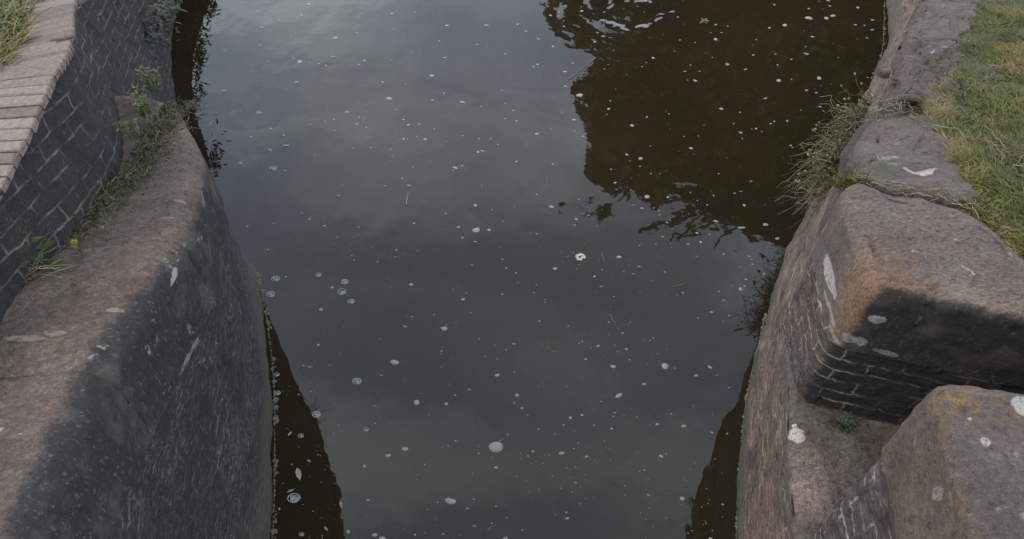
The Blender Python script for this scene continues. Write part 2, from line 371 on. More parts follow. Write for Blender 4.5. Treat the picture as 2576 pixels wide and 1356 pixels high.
for k in range(4):
    path_block('coping_stone', cuts[k]+.0003, cuts[k+1]-.0003, .5, left, 11, stain_l, lift=[.002, 0, -.001, -.002][k])
nz_ = 44
def face(name, pp, ss, zt, zb, mat, parent, amp, stain, slope=0, seed=0, n=nz_, flip=False, seat=.012):
    P = np.zeros((len(pp), n, 3)); uv = np.zeros((len(pp), n, 2))
    for j in range(n):
        f = j/(n-1); z = zt*(1-f) + zb*f; g = np.clip(1 - z/np.maximum(zt, .3), -.4, 1)
        P[:, j, :2] = pp[:, :2]*(1-g)[:, None] + pp[:, 2:4]*g[:, None]; P[:, j, 2] = z
        uv[:, j, 0] = ss; uv[:, j, 1] = z + slope*ss
    t = np.gradient(pp[:, :2], axis=0); t /= np.linalg.norm(t, axis=1)[:, None]
    nr = np.stack([t[:, 1], -t[:, 0]], 1)*(1 if not flip else -1)     # towards the water
    Q = P.reshape(-1, 3); d = (fbm(Q, 3.5, 4, .7, seed)*amp + fbm(Q, 22, 3, .6, seed+5)*.004).reshape(len(pp), n)
    P[:, :, :2] += nr[:, None, :]*(d - seat)[:, :, None]
    st = stain(P.reshape(-1, 3)).reshape(len(pp), n)
    return sheet(name, P, mat, parent, uv, flip=flip, stain=st)
BR_L = brick_mat('blackened_brick', (.060, .044, .038), (.034, .031, .030), (.17, .16, .14), wear=.8, streak=(6, 11), paleT=.55, pale=(.23, .225, .215), low=((.10, .09, .07), .42), mvis=(.5, .66), salt=True, tone=(.68, .62, .56))
face('brick_face', PP, PS, zl(PP[:, 1])-.345, -.45, BR_L, left, .014, lambda V: np.clip(.24+.28*sstep(.3, 1.1, V[:, 2]), 0, 1), seed=2)

mo = M('lime_mortar'); MORT = mo.done(mo.mix(1, mo.ramp(mo.noise(26, det=7, ro=.75), [(.35, (.035, .033, .03)), (.6, (.115, .107, .09))]), (1, 1, 1), 'MULTIPLY'), mo.noise(60, det=5), .8, .01)
def bead(name, C, rad, parent, k=7):
    C = np.asarray(C); n = len(C); t = unit(np.gradient(C, axis=0)); a = unit(np.cross(t, [.2, .1, 1.] if abs(t[0][2]) < .8 else [0, 1., .1])); b = np.cross(t, a); g = np.arange(k)*2*math.pi/k
    r_ = rad*(1 + .9*fbm(C, 14, 3, .7, 77)); V = C[:, None] + r_[:, None, None]*(np.cos(g)[None, :, None]*a[:, None] + np.sin(g)[None, :, None]*b[:, None])
    return mesh(name, V.reshape(-1, 3), [gridf(n, k, True)], MORT, parent)
kk = np.linspace(0, 150, 260); E_ = np.stack([np.interp(kk, np.arange(260), PP[:, j]) for j in (0, 1)], 1)
bead('mortar_bed', np.column_stack([E_[:, 0]-.013, E_[:, 1], zl(E_[:, 1])-.366]), .009, left)
for yj in (1.085, 1.70):
    x_ = float(np.interp(yj, PP[:150, 1], PP[:150, 0])); zz_ = np.linspace(-.17, -.36, 14); bead('mortar_joint', np.column_stack([np.full(14, x_-.006), np.full(14, yj), zl(yj)+zz_]), .008, left)

# ------------------------------------------------------------------ dark brick wall behind the left coping
WT = [(-1.28, -.8), (-1.36, .3), (-1.43, 1.2), (-1.446, 1.57), (-1.455, 1.89), (-1.49, 2.18), (-1.62, 2.52), (-1.86, 3.03), (-2.2, 3.95), (-2.40, 4.6), (-2.53, 5.0), (-2.59, 5.5), (-2.62, 7), (-2.8, 10)]
WP, WS = spline(np.hstack([np.array(WT), np.array(WT)]), 300)
def zw(y): return np.interp(y, [-5, 2.1, 2.52, 3.03, 3.95, 4.6, 5.0, 5.5, 7, 12], [2.05, 2.05, 1.9, 1.71, 1.18, .74, .5, .36, .3, .28])
BR_D = brick_mat('sooty_engineering_brick', (.021, .018, .016), (.031, .026, .023), (.21, .20, .185), bw=.19, rh=.07, ms=.006, wear=.7, streak=(18, 6), paleT=.58, pale=(.14, .136, .13), mvis=(.34, .62), tone=(.56, .50, .44))
dark = root('brick_wall', (-1.46, 2.0, 1.5), 'sooty black brick wall with pale patchy mortar rising behind the left stone coping', 'wall'); dark['kind'] = 'thing'
face('wall_face', WP, WS, zw(WP[:, 1])-.012, -.45, BR_D, dark, .016, lambda V: np.full(len(V), .02), slope=.36, seed=9, n=70)
# bricks on edge along its head, each brick a box in one part
hb = M('header_brick'); HB = hb.done(hb.mix(1, hb.ramp(hb.attr('tint'), [(0, (.098, .077, .064)), (.5, (.130, .105, .089)), (1, (.158, .132, .113))]), hb.ramp(hb.noise(60, det=6, ro=.75), [(.3, (.6, .6, .6)), (.7, (1.4, 1.4, 1.4))]), 'MULTIPLY'), hb.noise(70, det=6), .7, .008)
bv, bf, bt = [], [], []
s = WS[np.argmin(abs(WP[:, 1]+.3))]; k = 0
gaps = [(1.40, 1.50), (2.43, 2.50)]
while s < WS[-1]-1:
    w = random.uniform(.046, .053); q0 = s+w/2; c = np.array([np.interp(q0, WS, WP[:, j]) for j in (0, 1)]); t = np.array([np.interp(q0+.1, WS, WP[:, j])-np.interp(q0-.1, WS, WP[:, j]) for j in (0, 1)]); t /= np.linalg.norm(t)
    a = random.uniform(-.015, .015)+.035; t = np.array([t[0]*math.cos(a)-t[1]*math.sin(a), t[0]*math.sin(a)+t[1]*math.cos(a)]); n = np.array([-t[1], t[0]])
    zt = zw(c[1]) + random.uniform(-.002, .002); dp = .212 + random.uniform(-.006, .006); o0 = random.uniform(-.002, .008)
    broken = any(g0 < c[1] < g1 for g0, g1 in gaps)
    lo = random.uniform(.05, .11) if broken else .003+o0*.3
    hw = w/2-.0032; base = len(bv); bev = .004
    for (dz, ins) in ((-.026, 0), (-bev, 0), (0, bev)):
        for (u, v) in ((-1, lo+ins), (1, lo+ins), (1, dp-ins), (-1, dp-ins)):
            q = c + t*u*(hw-ins) + n*v
            bv.append((q[0]+random.uniform(-.0015, .0015), q[1]+random.uniform(-.0015, .0015), zt+dz+random.uniform(-.0015, .0015)))
    for r_ in range(2):
        for j in range(4): bf.append((base+r_*4+j, base+r_*4+(j+1) % 4, base+r_*4+4+(j+1) % 4, base+r_*4+4+j))
    bf.append((base+8, base+9, base+10, base+11)); bt += [random.random()]*12
    s += w; k += 1
mesh('brick_coping', bv, [np.array(bf)], HB, dark, smooth=False, tint=bt)
ml = M('joint_mortar'); ML = ml.done(ml.ramp(ml.noise(50, det=5), [(.3, (.02, .019, .018)), (.7, (.05, .048, .045))]), ml.noise(80), .6, .01)
tt = np.gradient(WP[:, :2], axis=0); tt /= np.linalg.norm(tt, axis=1)[:, None]; nn_ = np.stack([-tt[:, 1], tt[:, 0]], 1)
bedp = np.stack([np.column_stack([WP[:, :2]+nn_*o_, zw(WP[:, 1])-.016+dz_]) for o_, dz_ in ((.004, 0), (.08, .003), (.2, .003), (.24, -.1))], 1)
sheet('mortar_bed', bedp, ML, dark, flip=False)

# ------------------------------------------------------------------ left bank
def bank(name, edge, zfun, mat, sgn, reach=(-.03,) + tuple(np.arange(0, 1.75, .06)) + (2, 4, 9, 30), sink=.12, rise=.05):
    E, s_ = spline(edge, 160); P = np.zeros((160, len(reach), 3))
    for j, o_ in enumerate(reach):
        P[:, j, 0] = E[:, 0] + sgn*o_; P[:, j, 1] = E[:, 1]; P[:, j, 2] = zfun(E[:, 1]) + (-sink if o_ < 0 else rise*min(o_, 4))
    Q = P.reshape(-1, 3); P[:, :, 2] += (fbm(Q, 2.2, 4, .7, 4)*.02).reshape(160, len(reach))
    return tag(sheet(name, P, mat, flip=(sgn > 0)), kind='structure'), E
LE = [(x-.225, y) for x, y in WT]
bank('bank', LE, lambda y: zw(y)-.045, TURF, -1)

# ------------------------------------------------------------------ right channel wall
def zr(y): return np.interp(y, [-5, 2.0, 4.98, 5.4, 12], [1.6, 1.6, .41, .36, .34])
right = root('canal_wall', (1.2, 1.9, 0), 'right channel wall of streaked brown brick with lime runs, curving away to the right', 'wall'); right['kind'] = 'thing'
RT = [(.975, -.6), (.985, .3), (1.0, .7), (1.027, 1.025), (1.081, 1.344), (1.121, 1.568), (1.19, 1.9), (1.24, 2.1)]
RB = [(.945, -.6), (.955, .3), (.965, .7), (.985, 1.0), (1.046, 1.344), (1.092, 1.568), (1.174, 1.9), (1.235, 2.1)]
def pink(m, c):
    f = m.math('MULTIPLY', m.spot((1.02, 1.12, .42), .34, .6, (.1, 1, 1.3)), m.step(m.noise(5, m.scl(m.uv(), (1, 8, 1)), 6, .7), .42, .6))
    c = m.mix(m.math('MULTIPLY', f, .7), c, (.17, .085, .075))
    f = m.math('MULTIPLY', m.spot((1.02, 1.02, .45), .12, .8, (.1, 1, 4)), m.step(m.noise(30, det=4), .48, .6))
    return m.mix(m.math('MULTIPLY', f, .7), c, (.15, .03, .06))
BR_R = brick_mat('streaked_brick', (.105, .070, .053), (.128, .090, .068), (.30, .265, .20), rh=.072, ms=.006, wear=.75, streak=(2.5, 20), paleT=.485, pale=(.27, .228, .165), low=((.075, .07, .045), .16), extra=pink, mvis=(.42, .6), salt=True)
P1, S1 = spline(np.hstack([np.array(RT), np.array(RB)]), 150)
face('brick_face', P1, S1, np.full(150, .79), -.45, BR_R, right, .010, lambda V: np.zeros(len(V)), flip=True, seed=21, seat=0, n=60)
RT2 = [(1.205, 1.98), (1.25, 2.12), (1.34, 2.275), (1.50, 2.56), (1.66, 2.795), (1.92, 3.24), (2.30, 3.965), (2.86, 4.98), (3.31, 5.8), (3.92, 7.5), (4.6, 10)]
RB2 = [(1.20, 1.98), (1.243, 2.12), (1.295, 2.275), (1.408, 2.56), (1.51, 2.795), (1.75, 3.24), (2.17, 3.965), (2.77, 4.98), (3.0, 5.8), (3.5, 7.5), (4.2, 10)]
P2, S2 = spline(np.hstack([np.array(RT2), np.array(RB2)]), 200)
face('far_brick_face', P2, S2+1.2, zr(P2[:, 1])-.09, -.45, BR_R, right, .022, lambda V: np.zeros(len(V)), flip=True, seed=25, seat=.008, n=60)
def pale_patch(m, c):
    for q, r_ in ((at(2045, 1190, .8), .17), (at(2020, 1260, .8), .12)):
        d = m.n('ShaderNodeVectorMath'); d.operation = 'DISTANCE'; m.put(m.pos, d.inputs[0]); d.inputs[1].default_value = tuple(q)
        c = m.mix(m.math('MULTIPLY', m.step(d.outputs['Value'], r_, r_*.2), m.step(m.noise(9, det=6, ro=.7), .25, .6)), c, m.mix(1, c, (1.75, 1.68, 1.62), 'MULTIPLY'))
    return c
LEDGE = stone_mat('pale_wet_stone', (.075, .062, .052), (.115, .095, .082), (.17, .15, .138), lich=.66,
                  extra=pale_patch,
                  spots=[(at(2004, 1097, .8), .036, (1, 1, 1), (.5, .49, .46)), (at(1998, 1072, .8), .010, (1, 1, 1), (.5, .49, .46)), (at(1968, 1108, .78), .014, (2.5, .8, .6), (.5, .49, .46))])
block('ledge_slab', [(.994, .62), (1.024, 1.025), (1.075, 1.344), (1.117, 1.58), (1.186, 1.9), (1.3, 2.0), (1.7, 1.9), (2.5, 1.5), (2.5, .62)], .805, .3, LEDGE, right, r=.03, amp=.006, seed=31, ring=.02)
STONE_R = stone_mat('mauve_sandstone', (.070, .053, .044), (.110, .085, .071), (.143, .113, .094), lich=.60, moss=(.6, (.055, .056, .028)), streak=(1, 2.2, 1),
                    spots=[(at(2252, 383, 1.49), .042, (1, 1.8, 1), (.24, .235, .22)), (at(2228, 398, 1.48), .022, (1, 1.8, 1), (.24, .235, .22)), (at(2312, 428, 1.5), .055, (.8, 2.6, 1), (.34, .34, .33)), (at(2330, 436, 1.5), .03, (1, 2, 1), (.36, .36, .35)), (at(2375, 500, 1.58), .05, (.8, 2.5, 1), (.2, .19, .17))])
block('coping_stone', [(1.265, 2.10), (1.325, 2.275), (1.48, 2.56), (1.60, 2.73), (1.70, 2.80), (1.95, 2.80), (1.87, 2.56), (1.76, 2.17), (1.66, 1.94)], lambda x, y: 1.585-.40*(y-2), .34, STONE_R, right, r=.06, rc=.07, amp=.03, seed=33)
block('coping_stone', [(1.82, 3.0), (1.92, 3.22), (2.32, 3.97), (2.62, 3.92), (2.45, 3.6), (2.18, 3.1), (2.05, 2.93)], lambda x, y: zr(y), .3, STONE_R, right, r=.05, amp=.055, seed=35, fine=.012)
block('coping_stone', [(2.322, 3.98), (2.87, 4.98), (3.3, 4.93), (2.62, 3.93)], lambda x, y: zr(y)+.01, .3, STONE_R, right, r=.05, amp=.03, seed=37, fine=.006)
block('coping_stone', [(2.872, 4.99), (3.30, 5.8), (3.9, 7.5), (4.4, 7.5), (3.75, 5.8), (3.3, 4.94)], lambda x, y: zr(y), .3, STONE_R, right, r=.05, amp=.02, seed=39)

# far pier: block on rounded brickwork, blackened on the slot side
pier = root('stone_pier', (1.4, 1.75, .8), 'far right pier: one big rounded sandstone block on brick, its near face stained black', 'pier')
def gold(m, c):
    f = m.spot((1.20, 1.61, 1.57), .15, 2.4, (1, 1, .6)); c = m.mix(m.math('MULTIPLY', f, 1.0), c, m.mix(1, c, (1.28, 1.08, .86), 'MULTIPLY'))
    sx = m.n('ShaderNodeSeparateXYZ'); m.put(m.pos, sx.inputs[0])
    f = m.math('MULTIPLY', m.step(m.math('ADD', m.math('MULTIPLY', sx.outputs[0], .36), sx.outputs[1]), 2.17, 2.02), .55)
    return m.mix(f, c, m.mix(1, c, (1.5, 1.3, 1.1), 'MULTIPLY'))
CAP_F = stone_mat('pier_sandstone', (.090, .070, .058), (.136, .109, .090), (.172, .140, .116), lich=.64, streak=(1.0, 2.0, 1), extra=gold,
                  spots=[((1.245, 1.555, 1.44), .034, (1, 1, 1.5), (.3, .31, .33)), ((1.20, 1.57, 1.30), .03, (1, 1, 1), (.26, .27, .29)), ((1.235, 1.56, 1.30), .028, (1, 1, 1), (.26, .27, .29)), ((1.33, 1.53, 1.27), .05, (1, 1, 3), (.2, .21, .23)),
                         ((1.168, 1.80, 1.36), .06, (.4, .55, 1.5), (.38, .37, .35)), ((1.166, 1.70, 1.285), .05, (.4, .5, 3.2), (.3, .285, .23)), ((1.165, 1.62, 1.25), .035, (.4, .6, 2.0), (.3, .285, .23))])
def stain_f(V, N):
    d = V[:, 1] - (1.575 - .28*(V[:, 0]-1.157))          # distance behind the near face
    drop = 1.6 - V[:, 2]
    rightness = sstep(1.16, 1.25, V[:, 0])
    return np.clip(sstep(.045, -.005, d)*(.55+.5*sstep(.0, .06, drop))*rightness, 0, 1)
CAPP = [(1.155, 1.572), (1.185, 2.02), (1.25, 2.065), (1.60, 1.93), (1.70, 1.81), (1.73, 1.69), (1.85, 1.6), (2.3, 1.25)]
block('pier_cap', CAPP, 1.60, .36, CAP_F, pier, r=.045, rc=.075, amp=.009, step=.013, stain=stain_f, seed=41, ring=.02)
BR_P = brick_mat('pier_brick', (.095, .068, .056), (.08, .06, .052), (.25, .23, .185), rh=.07, ms=.0055, wear=.75, streak=(2, 18), paleT=.55, pale=(.22, .195, .155), mvis=(.34, .5))
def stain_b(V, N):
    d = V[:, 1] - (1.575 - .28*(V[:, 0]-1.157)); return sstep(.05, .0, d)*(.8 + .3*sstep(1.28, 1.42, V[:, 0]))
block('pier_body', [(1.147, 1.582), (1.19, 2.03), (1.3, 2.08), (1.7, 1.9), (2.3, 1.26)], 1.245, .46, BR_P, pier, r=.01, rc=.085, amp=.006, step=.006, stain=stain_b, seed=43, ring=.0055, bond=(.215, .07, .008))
# near pier
near = root('stone_pier', (1.4, .6, .8), 'near right pier in the bottom corner, mauve stone top with yellow lichen over old brick', 'pier')
def ochre(m, c):
    for p_, r_, k_ in (((1.06, .97, 1.99), .055, .8), ((1.045, .90, 1.98), .05, .7), ((1.13, .95, 2.0), .05, .6), ((1.19, .88, 2.0), .03, .5)):
        c = m.mix(m.math('MULTIPLY', m.math('MULTIPLY', m.spot(p_, r_*1.15, 2.2), m.step(m.noise(40, det=5, ro=.7), .3, .6)), k_), c, m.mix(1, c, (1.35, 1.22, .6), 'MULTIPLY'))
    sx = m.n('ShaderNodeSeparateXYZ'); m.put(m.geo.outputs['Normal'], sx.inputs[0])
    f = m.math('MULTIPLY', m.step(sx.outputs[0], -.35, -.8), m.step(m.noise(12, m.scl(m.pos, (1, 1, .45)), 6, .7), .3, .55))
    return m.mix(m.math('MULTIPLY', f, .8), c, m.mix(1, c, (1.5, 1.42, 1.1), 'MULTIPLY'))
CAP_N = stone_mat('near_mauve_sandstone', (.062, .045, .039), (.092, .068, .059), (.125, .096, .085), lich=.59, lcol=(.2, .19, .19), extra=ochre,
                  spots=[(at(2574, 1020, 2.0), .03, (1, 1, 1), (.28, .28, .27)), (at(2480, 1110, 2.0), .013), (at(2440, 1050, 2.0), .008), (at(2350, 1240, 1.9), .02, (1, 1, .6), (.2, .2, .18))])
block('pier_cap', [(1.012, 1.0), (.985, .6), (.97, -.6), (2.6, -.6), (2.6, .75), (1.26, .955)], 2.0, .35, CAP_N, near, r=.032, rc=.07, amp=.006, step=.013, seed=51, ring=.02)
BR_N = brick_mat('near_pier_brick', (.09, .066, .058), (.07, .055, .05), (.32, .30, .26), rh=.072, ms=.006, wear=.6, streak=(2, 12), paleT=.55, pale=(.2, .185, .15), mvis=(.35, .55))
block('pier_body', [(1.022, .995), (.998, .6), (.98, -.6), (2.6, -.6), (2.6, .74), (1.26, .945)], 1.655, .9, BR_N, near, r=.012, rc=.055, amp=.008, step=.007, seed=53, ring=.006, bond=(.215, .072, .008))
# right bank
RE = [(1.9, -1), (1.85, .5), (1.80, 1.2), (1.735, 1.69), (1.70, 1.83), (1.66, 1.95), (1.76, 2.17), (1.87, 2.56), (1.95, 2.85), (2.17, 3.25), (2.42, 3.72), (2.82, 4.33), (3.19, 4.98), (3.68, 5.8), (4.3, 7.5), (5, 10)]
bank_r, RED = bank('bank', RE, lambda y: zr(y)-.03, TURF, 1, rise=.06)
fillE = np.array([[(1.20, 2.0), (1.75, 1.9)], [(1.40, 2.5), (1.9, 2.5)], [(1.60, 2.8), (2.0, 2.8)], [(1.9, 3.15), (2.3, 3.15)], [(2.3, 3.9), (2.7, 3.9)]], float)
FP_ = np.zeros((5, 2, 3)); FP_[:, :, :2] = fillE; FP_[:, :, 2] = zr(fillE[:, :, 1])-.10
tag(sheet('soil', FP_, SOIL, flip=True), kind='structure')

# ------------------------------------------------------------------ plants
def leafmat(name, stops, rough=.6, trans=.0, tone=(.9, .70, .60)):
    m = M(name, rough, .3, tone)
    c = m.ramp(m.attr('tint'), stops)
    c = m.mix(1, c, m.ramp(m.noise(120, det=3), [(.3, (.8, .8, .8)), (.7, (1.2, 1.2, 1.2))]), 'MULTIPLY')
    if trans: m.b.inputs['Subsurface Weight'].default_value = 0
    return m.done(c)
GRASS = leafmat('grass_blade', [(0, (.012, .022, .008)), (.22, (.026, .044, .009)), (.45, (.056, .076, .012)), (.62, (.094, .092, .020)), (.78, (.13, .098, .038)), (1, (.16, .135, .07))], tone=(.88, .74, .48))
DRY = leafmat('dry_stalk', [(0, (.045, .036, .02)), (.4, (.10, .085, .05)), (.75, (.17, .148, .095)), (1, (.24, .21, .15))], tone=(.80, .74, .58))
GREEN = leafmat('weed_leaf', [(0, (.012, .028, .008)), (.4, (.032, .062, .014)), (.75, (.065, .10, .022)), (1, (.11, .13, .035))])
DARKLEAF = leafmat('dark_leaf', [(0, (.008, .014, .008)), (.6, (.02, .034, .016)), (1, (.04, .055, .03))])
TREELEAF = leafmat('tree_leaf', [(0, (.06, .065, .026)), (1, (.12, .115, .05))])
BARK = M('bark'); BARKM = BARK.done(BARK.ramp(BARK.noise(9, BARK.scl(BARK.pos, (4, 4, 1)), 6), [(.3, (.03, .025, .02)), (.7, (.08, .068, .055))]), BARK.noise(20, det=6), .8, .03)
def unit(a): return a/np.maximum(np.linalg.norm(a, axis=-1, keepdims=True), 1e-9)
def blades(name, P, D, Ln, Wd, bend, tint, mat, parent=None, kind=None):
    """curved tapering blades: P roots, D directions, bend = sideways/downward pull of the tip"""
    n = len(P); D = unit(D); side = unit(np.cross(D, rng.normal(size=(n, 3)) + np.array([0, 0, .01])))
    Ln, Wd = np.broadcast_to(Ln, n)[:, None], np.broadcast_to(Wd, n)[:, None]
    V = []
    for t, w in ((0, 1), (.35, .95), (.7, .7)):
        c = P + D*Ln*t + bend*Ln*t*t
        V += [c-side*Wd*w/2, c+side*Wd*w/2]
    V.append(P + D*Ln + bend*Ln)
    V = np.stack(V, 1).reshape(-1, 3); b = np.arange(n)*7
    q = np.concatenate([np.stack([b, b+1, b+3, b+2], 1), np.stack([b+2, b+3, b+5, b+4], 1)])
    t3 = np.stack([b+4, b+5, b+6], 1)
    return mesh(name, V, [q, t3], mat, parent, tint=np.repeat(tint, 7))
def leaves(name, P, D, Up, Ln, Wd, tint, mat, parent=None):
    """pointed leaves folded along the midrib"""
    n = len(P); D = unit(D); S = unit(np.cross(D, Up)); U = np.cross(S, D)
    Ln, Wd = np.broadcast_to(Ln, n)[:, None], np.broadcast_to(Wd, n)[:, None]
    V = [P, P+D*Ln*.3-S*Wd*.42+U*Wd*.14, P+D*Ln*.34, P+D*Ln*.3+S*Wd*.42+U*Wd*.14,
         P+D*Ln*.62-S*Wd*.4+U*Wd*.08-U*Ln*.05, P+D*Ln*.66-U*Ln*.05, P+D*Ln*.62+S*Wd*.4+U*Wd*.08-U*Ln*.05, P+D*Ln-U*Ln*.16]
    V = np.stack(V, 1).reshape(-1, 3); b = np.arange(n)*8
    q = np.concatenate([np.stack(x, 1) for x in ((b+1, b+2, b+5, b+4), (b+2, b+3, b+6, b+5))])
    t3 = np.concatenate([np.stack(x, 1) for x in ((b, b+2, b+1), (b, b+3, b+2), (b+4, b+5, b+7), (b+5, b+6, b+7))])
    return mesh(name, V, [q, t3], mat, parent, tint=np.repeat(tint, 8))
def tubes(name, curves, mat, parent=None, k=4, tints=None, smooth=True):
    """curves: list of (points (n,3), radii (n,))"""
    V, Fq, T, o = [], [], [], 0
    for ci, (p, r) in enumerate(curves):
        p = np.asarray(p, float); n = len(p); r = np.broadcast_to(r, n)
        t = unit(np.gradient(p, axis=0)); ref = np.array([.31, .17, .93]) if abs(t[0][2]) < .9 else np.array([1., .2, 0])
        a = unit(np.cross(t, ref)); b = np.cross(t, a)
        ang = np.arange(k)*2*math.pi/k
        V.append((p[:, None, :] + r[:, None, None]*(np.cos(ang)[None, :, None]*a[:, None, :] + np.sin(ang)[None, :, None]*b[:, None, :])).reshape(-1, 3))
        Fq.append(gridf(n, k, True) + o); o += n*k; T += [0.5 if tints is None else tints[ci]]*(n*k)
    return mesh(name, np.vstack(V), [np.vstack(Fq)], mat, parent, smooth=smooth, tint=T)
def on(px, py, zf, it=25):
    z = 1.3
    for _ in range(it): p = at(px, py, z); z = float(zf(p[1]))
    return np.array([p[0], p[1], z])
zl_ = lambda y: float(zl(y))

# grass of the two banks
def grow(name, E, sgn, zfun, n, y0, y1, o0, o1, rise, tintf, label, L0, L1, lean=.8, wd=.0045):
    keep = (E[:, 1] > y0) & (E[:, 1] < y1); e = E[keep]
    i = rng.integers(0, len(e)-1, n); f = rng.random(n)[:, None]; p = e[i]*(1-f) + e[i+1]*f
    off = o0 + (o1-o0)*rng.random(n)**1.12
    P = np.zeros((n, 3)); P[:, 0] = p[:, 0] + sgn*off; P[:, 1] = p[:, 1]
    P[:, 2] = zfun(P[:, 1]) + rise*np.maximum(off, 0) + .002 + np.array([mn.fractal(Vector(q)*2.2 + Vector((12.4, 6.8, 3.6)), .7, 2, 4) for q in P])*.02
    q1 = fbm(P, 3.0, 3, .8, 2); q2 = fbm(P, 8, 3, .8, 8)
    dirs = unit(np.stack([q2*1.1 + rng.normal(size=n)*lean*.6, fbm(P, 6, 2, .8, 5)*1.1 + rng.normal(size=n)*lean*.6, np.full(n, .75)], 1))
    tint = tintf(P, off, q1, q2, n); Ln = (L0 + (L1-L0)*rng.random(n)**1.6)*np.clip(1 + .35*q1, .6, 1.5)
    return tag(blades(name, P, dirs, Ln, wd*(.7+.6*rng.random(n)), np.stack([dirs[:, 0]*.35, dirs[:, 1]*.35, -.55*dirs[:, 2]], 1), np.clip(tint, 0, 1), GRASS), label=label, cat='grass', kind='stuff')
def tr(P, off, q1, q2, n):
    dry = sstep(.10, -.03, off)*.17 + sstep(.1, .4, fbm(P, 2.3, 3, .8, 31))*.30 + (rng.random(n) < .10)*.25
    return .46 + .2*q2 + rng.normal(size=n)*.10 + dry - .13*sstep(.15, .45, fbm(P, 3.6, 3, .8, 44))
grow('grass', RED, 1, lambda y: zr(y)-.03, 170000, 1.2, 5.6, -.055, 1.6, .06, tr, 'short green and straw grass covering the right bank', .025, .07, wd=.0028)
LED, _ = spline(LE, 160)
def tl(P, off, q1, q2, n): return .47 + .13*q2 + rng.normal(size=n)*.09 + sstep(.09, -.0, off)*.3*(rng.random(n) < .6)
grow('grass', LED, -1, lambda y: zw(y)-.045, 16000, 1.5, 4.5, -.03, .9, .05, tl, 'longer bright green grass on the left bank above the brick coping', .05, .13)

# dry tussock hanging over the right wall
def arc(p, d, L, droop, n=7, wob=.0):
    t = np.linspace(0, 1, n)[:, None]
    return p + d*L*t + np.array([0, 0, -1.])*droop*L*t**2 + (np.cumsum(rng.normal(size=(n, 3)), 0)*wob*L if wob else 0)
def tussock(name, label, rootline, n_dry, n_green, n_heads, outx, L, grp=None, green_rng=(.25, .7)):
    rl, _ = spline(rootline, 60); o = root(name, tuple(rl[30]), label, 'grass tuft', grp)
    def pick(n, a=0, b=1):
        i = (a + (b-a)*rng.random(n))*59; i = i.astype(int); return rl[i] + rng.normal(size=(n, 3))*np.array([.03, .03, .045])
    cs, tn = [], []
    for p in pick(n_dry):
        d = unit(np.array([outx[0] + rng.normal()*.35, outx[1] + rng.normal()*.45, .35 + rng.normal()*.35]))
        cs.append((arc(p, d, L*(.45+.6*rng.random()), .35+.95*rng.random(), 8, .11), np.linspace(.0022, .001, 8))); tn.append(rng.random())
    tubes('dry_stems', cs, DRY, o, 3, tn)
    P = pick(n_green, *green_rng); D = np.stack([outx[0]*.6 + rng.normal(size=n_green)*.4, rng.normal(size=n_green)*.4, np.full(n_green, .75)], 1)
    blades('green_blades', P, D, L*(.4+.45*rng.random(n_green)), .0045, np.tile([-.12, 0, -.3], (n_green, 1)), rng.random(n_green)*.4, GRASS, o)
    cs, tn, hd = [], [], []
    for p in pick(n_heads):
        d = unit(np.array([outx[0]*1.1 + rng.normal()*.3, outx[1] + rng.normal()*.45, .55 + rng.normal()*.25]))
        c = arc(p, d, L*(.75+.5*rng.random()), .25*rng.random(), 8, .02); cs.append((c, np.linspace(.0016, .0011, 8))); tn.append(.2+.4*rng.random())
        e_ = unit(c[-1]-c[-2]); r_ = .0045+.004*rng.random()
        hd.append((c[-1] + e_*np.array([[0], [.5], [1.2], [2.0], [2.6]])*r_, np.array([.2, .85, 1, .7, .1])*r_))
    tubes('seed_stalks', cs, DRY, o, 3, tn)
    for h_ in hd: tubes('seed_head', [h_], DRY, o, 6, [.35+.5*rng.random()])
    return o
tussock('grass_tussock', 'big tussock of dead stems with seed heads hanging over the right wall', [at(2088, 480, .66), at(2112, 430, .61), at(2135, 375, .57)], 420, 460, 40, (-.5, -.1), .20)
tussock('grass_tussock', 'smaller tussock with upright seed stalks in the broken gap between the right copings', [at(2140, 362, .56), at(2165, 318, .52), at(2195, 275, .5)], 280, 170, 24, (-.4, .1), .19, green_rng=(0, 1))
# straw wisps lying behind the second slab and along its seam
def wisps(name, label, line, n, L, mat=DRY, spread=.03, cat='straw', up=.15, par=None):
    rl, _ = spline(line, 50); cs, tn = [], []
    for _ in range(n):
        i = rng.integers(0, 49); p = rl[i] + rng.normal(size=3)*np.array([spread, spread, .004]) + np.array([0, 0, .008])
        tdir = rl[min(i+4, 49)]-rl[max(i-4, 0)]; d = unit(unit(tdir)*rng.choice([-1, 1]) + rng.normal(size=3)*np.array([.5, .5, up]))
        cs.append((arc(p, d, L*(.4+rng.random()), .12, 6, .05), np.linspace(.0018, .0009, 6))); tn.append(rng.random())
    o = tubes(name, cs, mat, par, 3, tn)
    return tag(o, label, cat)
P3 = lambda px, py, dz=0: on(px, py, lambda y: zr(y)+.0) + np.array([0, 0, dz])
wisps('straw_wisp', 'curved wisp of bleached straw lying behind the second right slab', [P3(2190, 292), P3(2250, 275), P3(2300, 300), P3(2345, 345)], 70, .12)
wisps('straw_wisp', 'thin straw in the seam between the far right pier and slab behind', [(1.25, 2.085, 1.58), (1.45, 2.01, 1.585), (1.64, 1.935, 1.59)], 90, .05, spread=.012)
n = 160; i = rng.random(n)
SEAM = np.stack([1.22+.10*i + rng.normal(size=n)*.012, 2.11 - .03*i + rng.normal(size=n)*.014, 1.50+.06*i], 1)
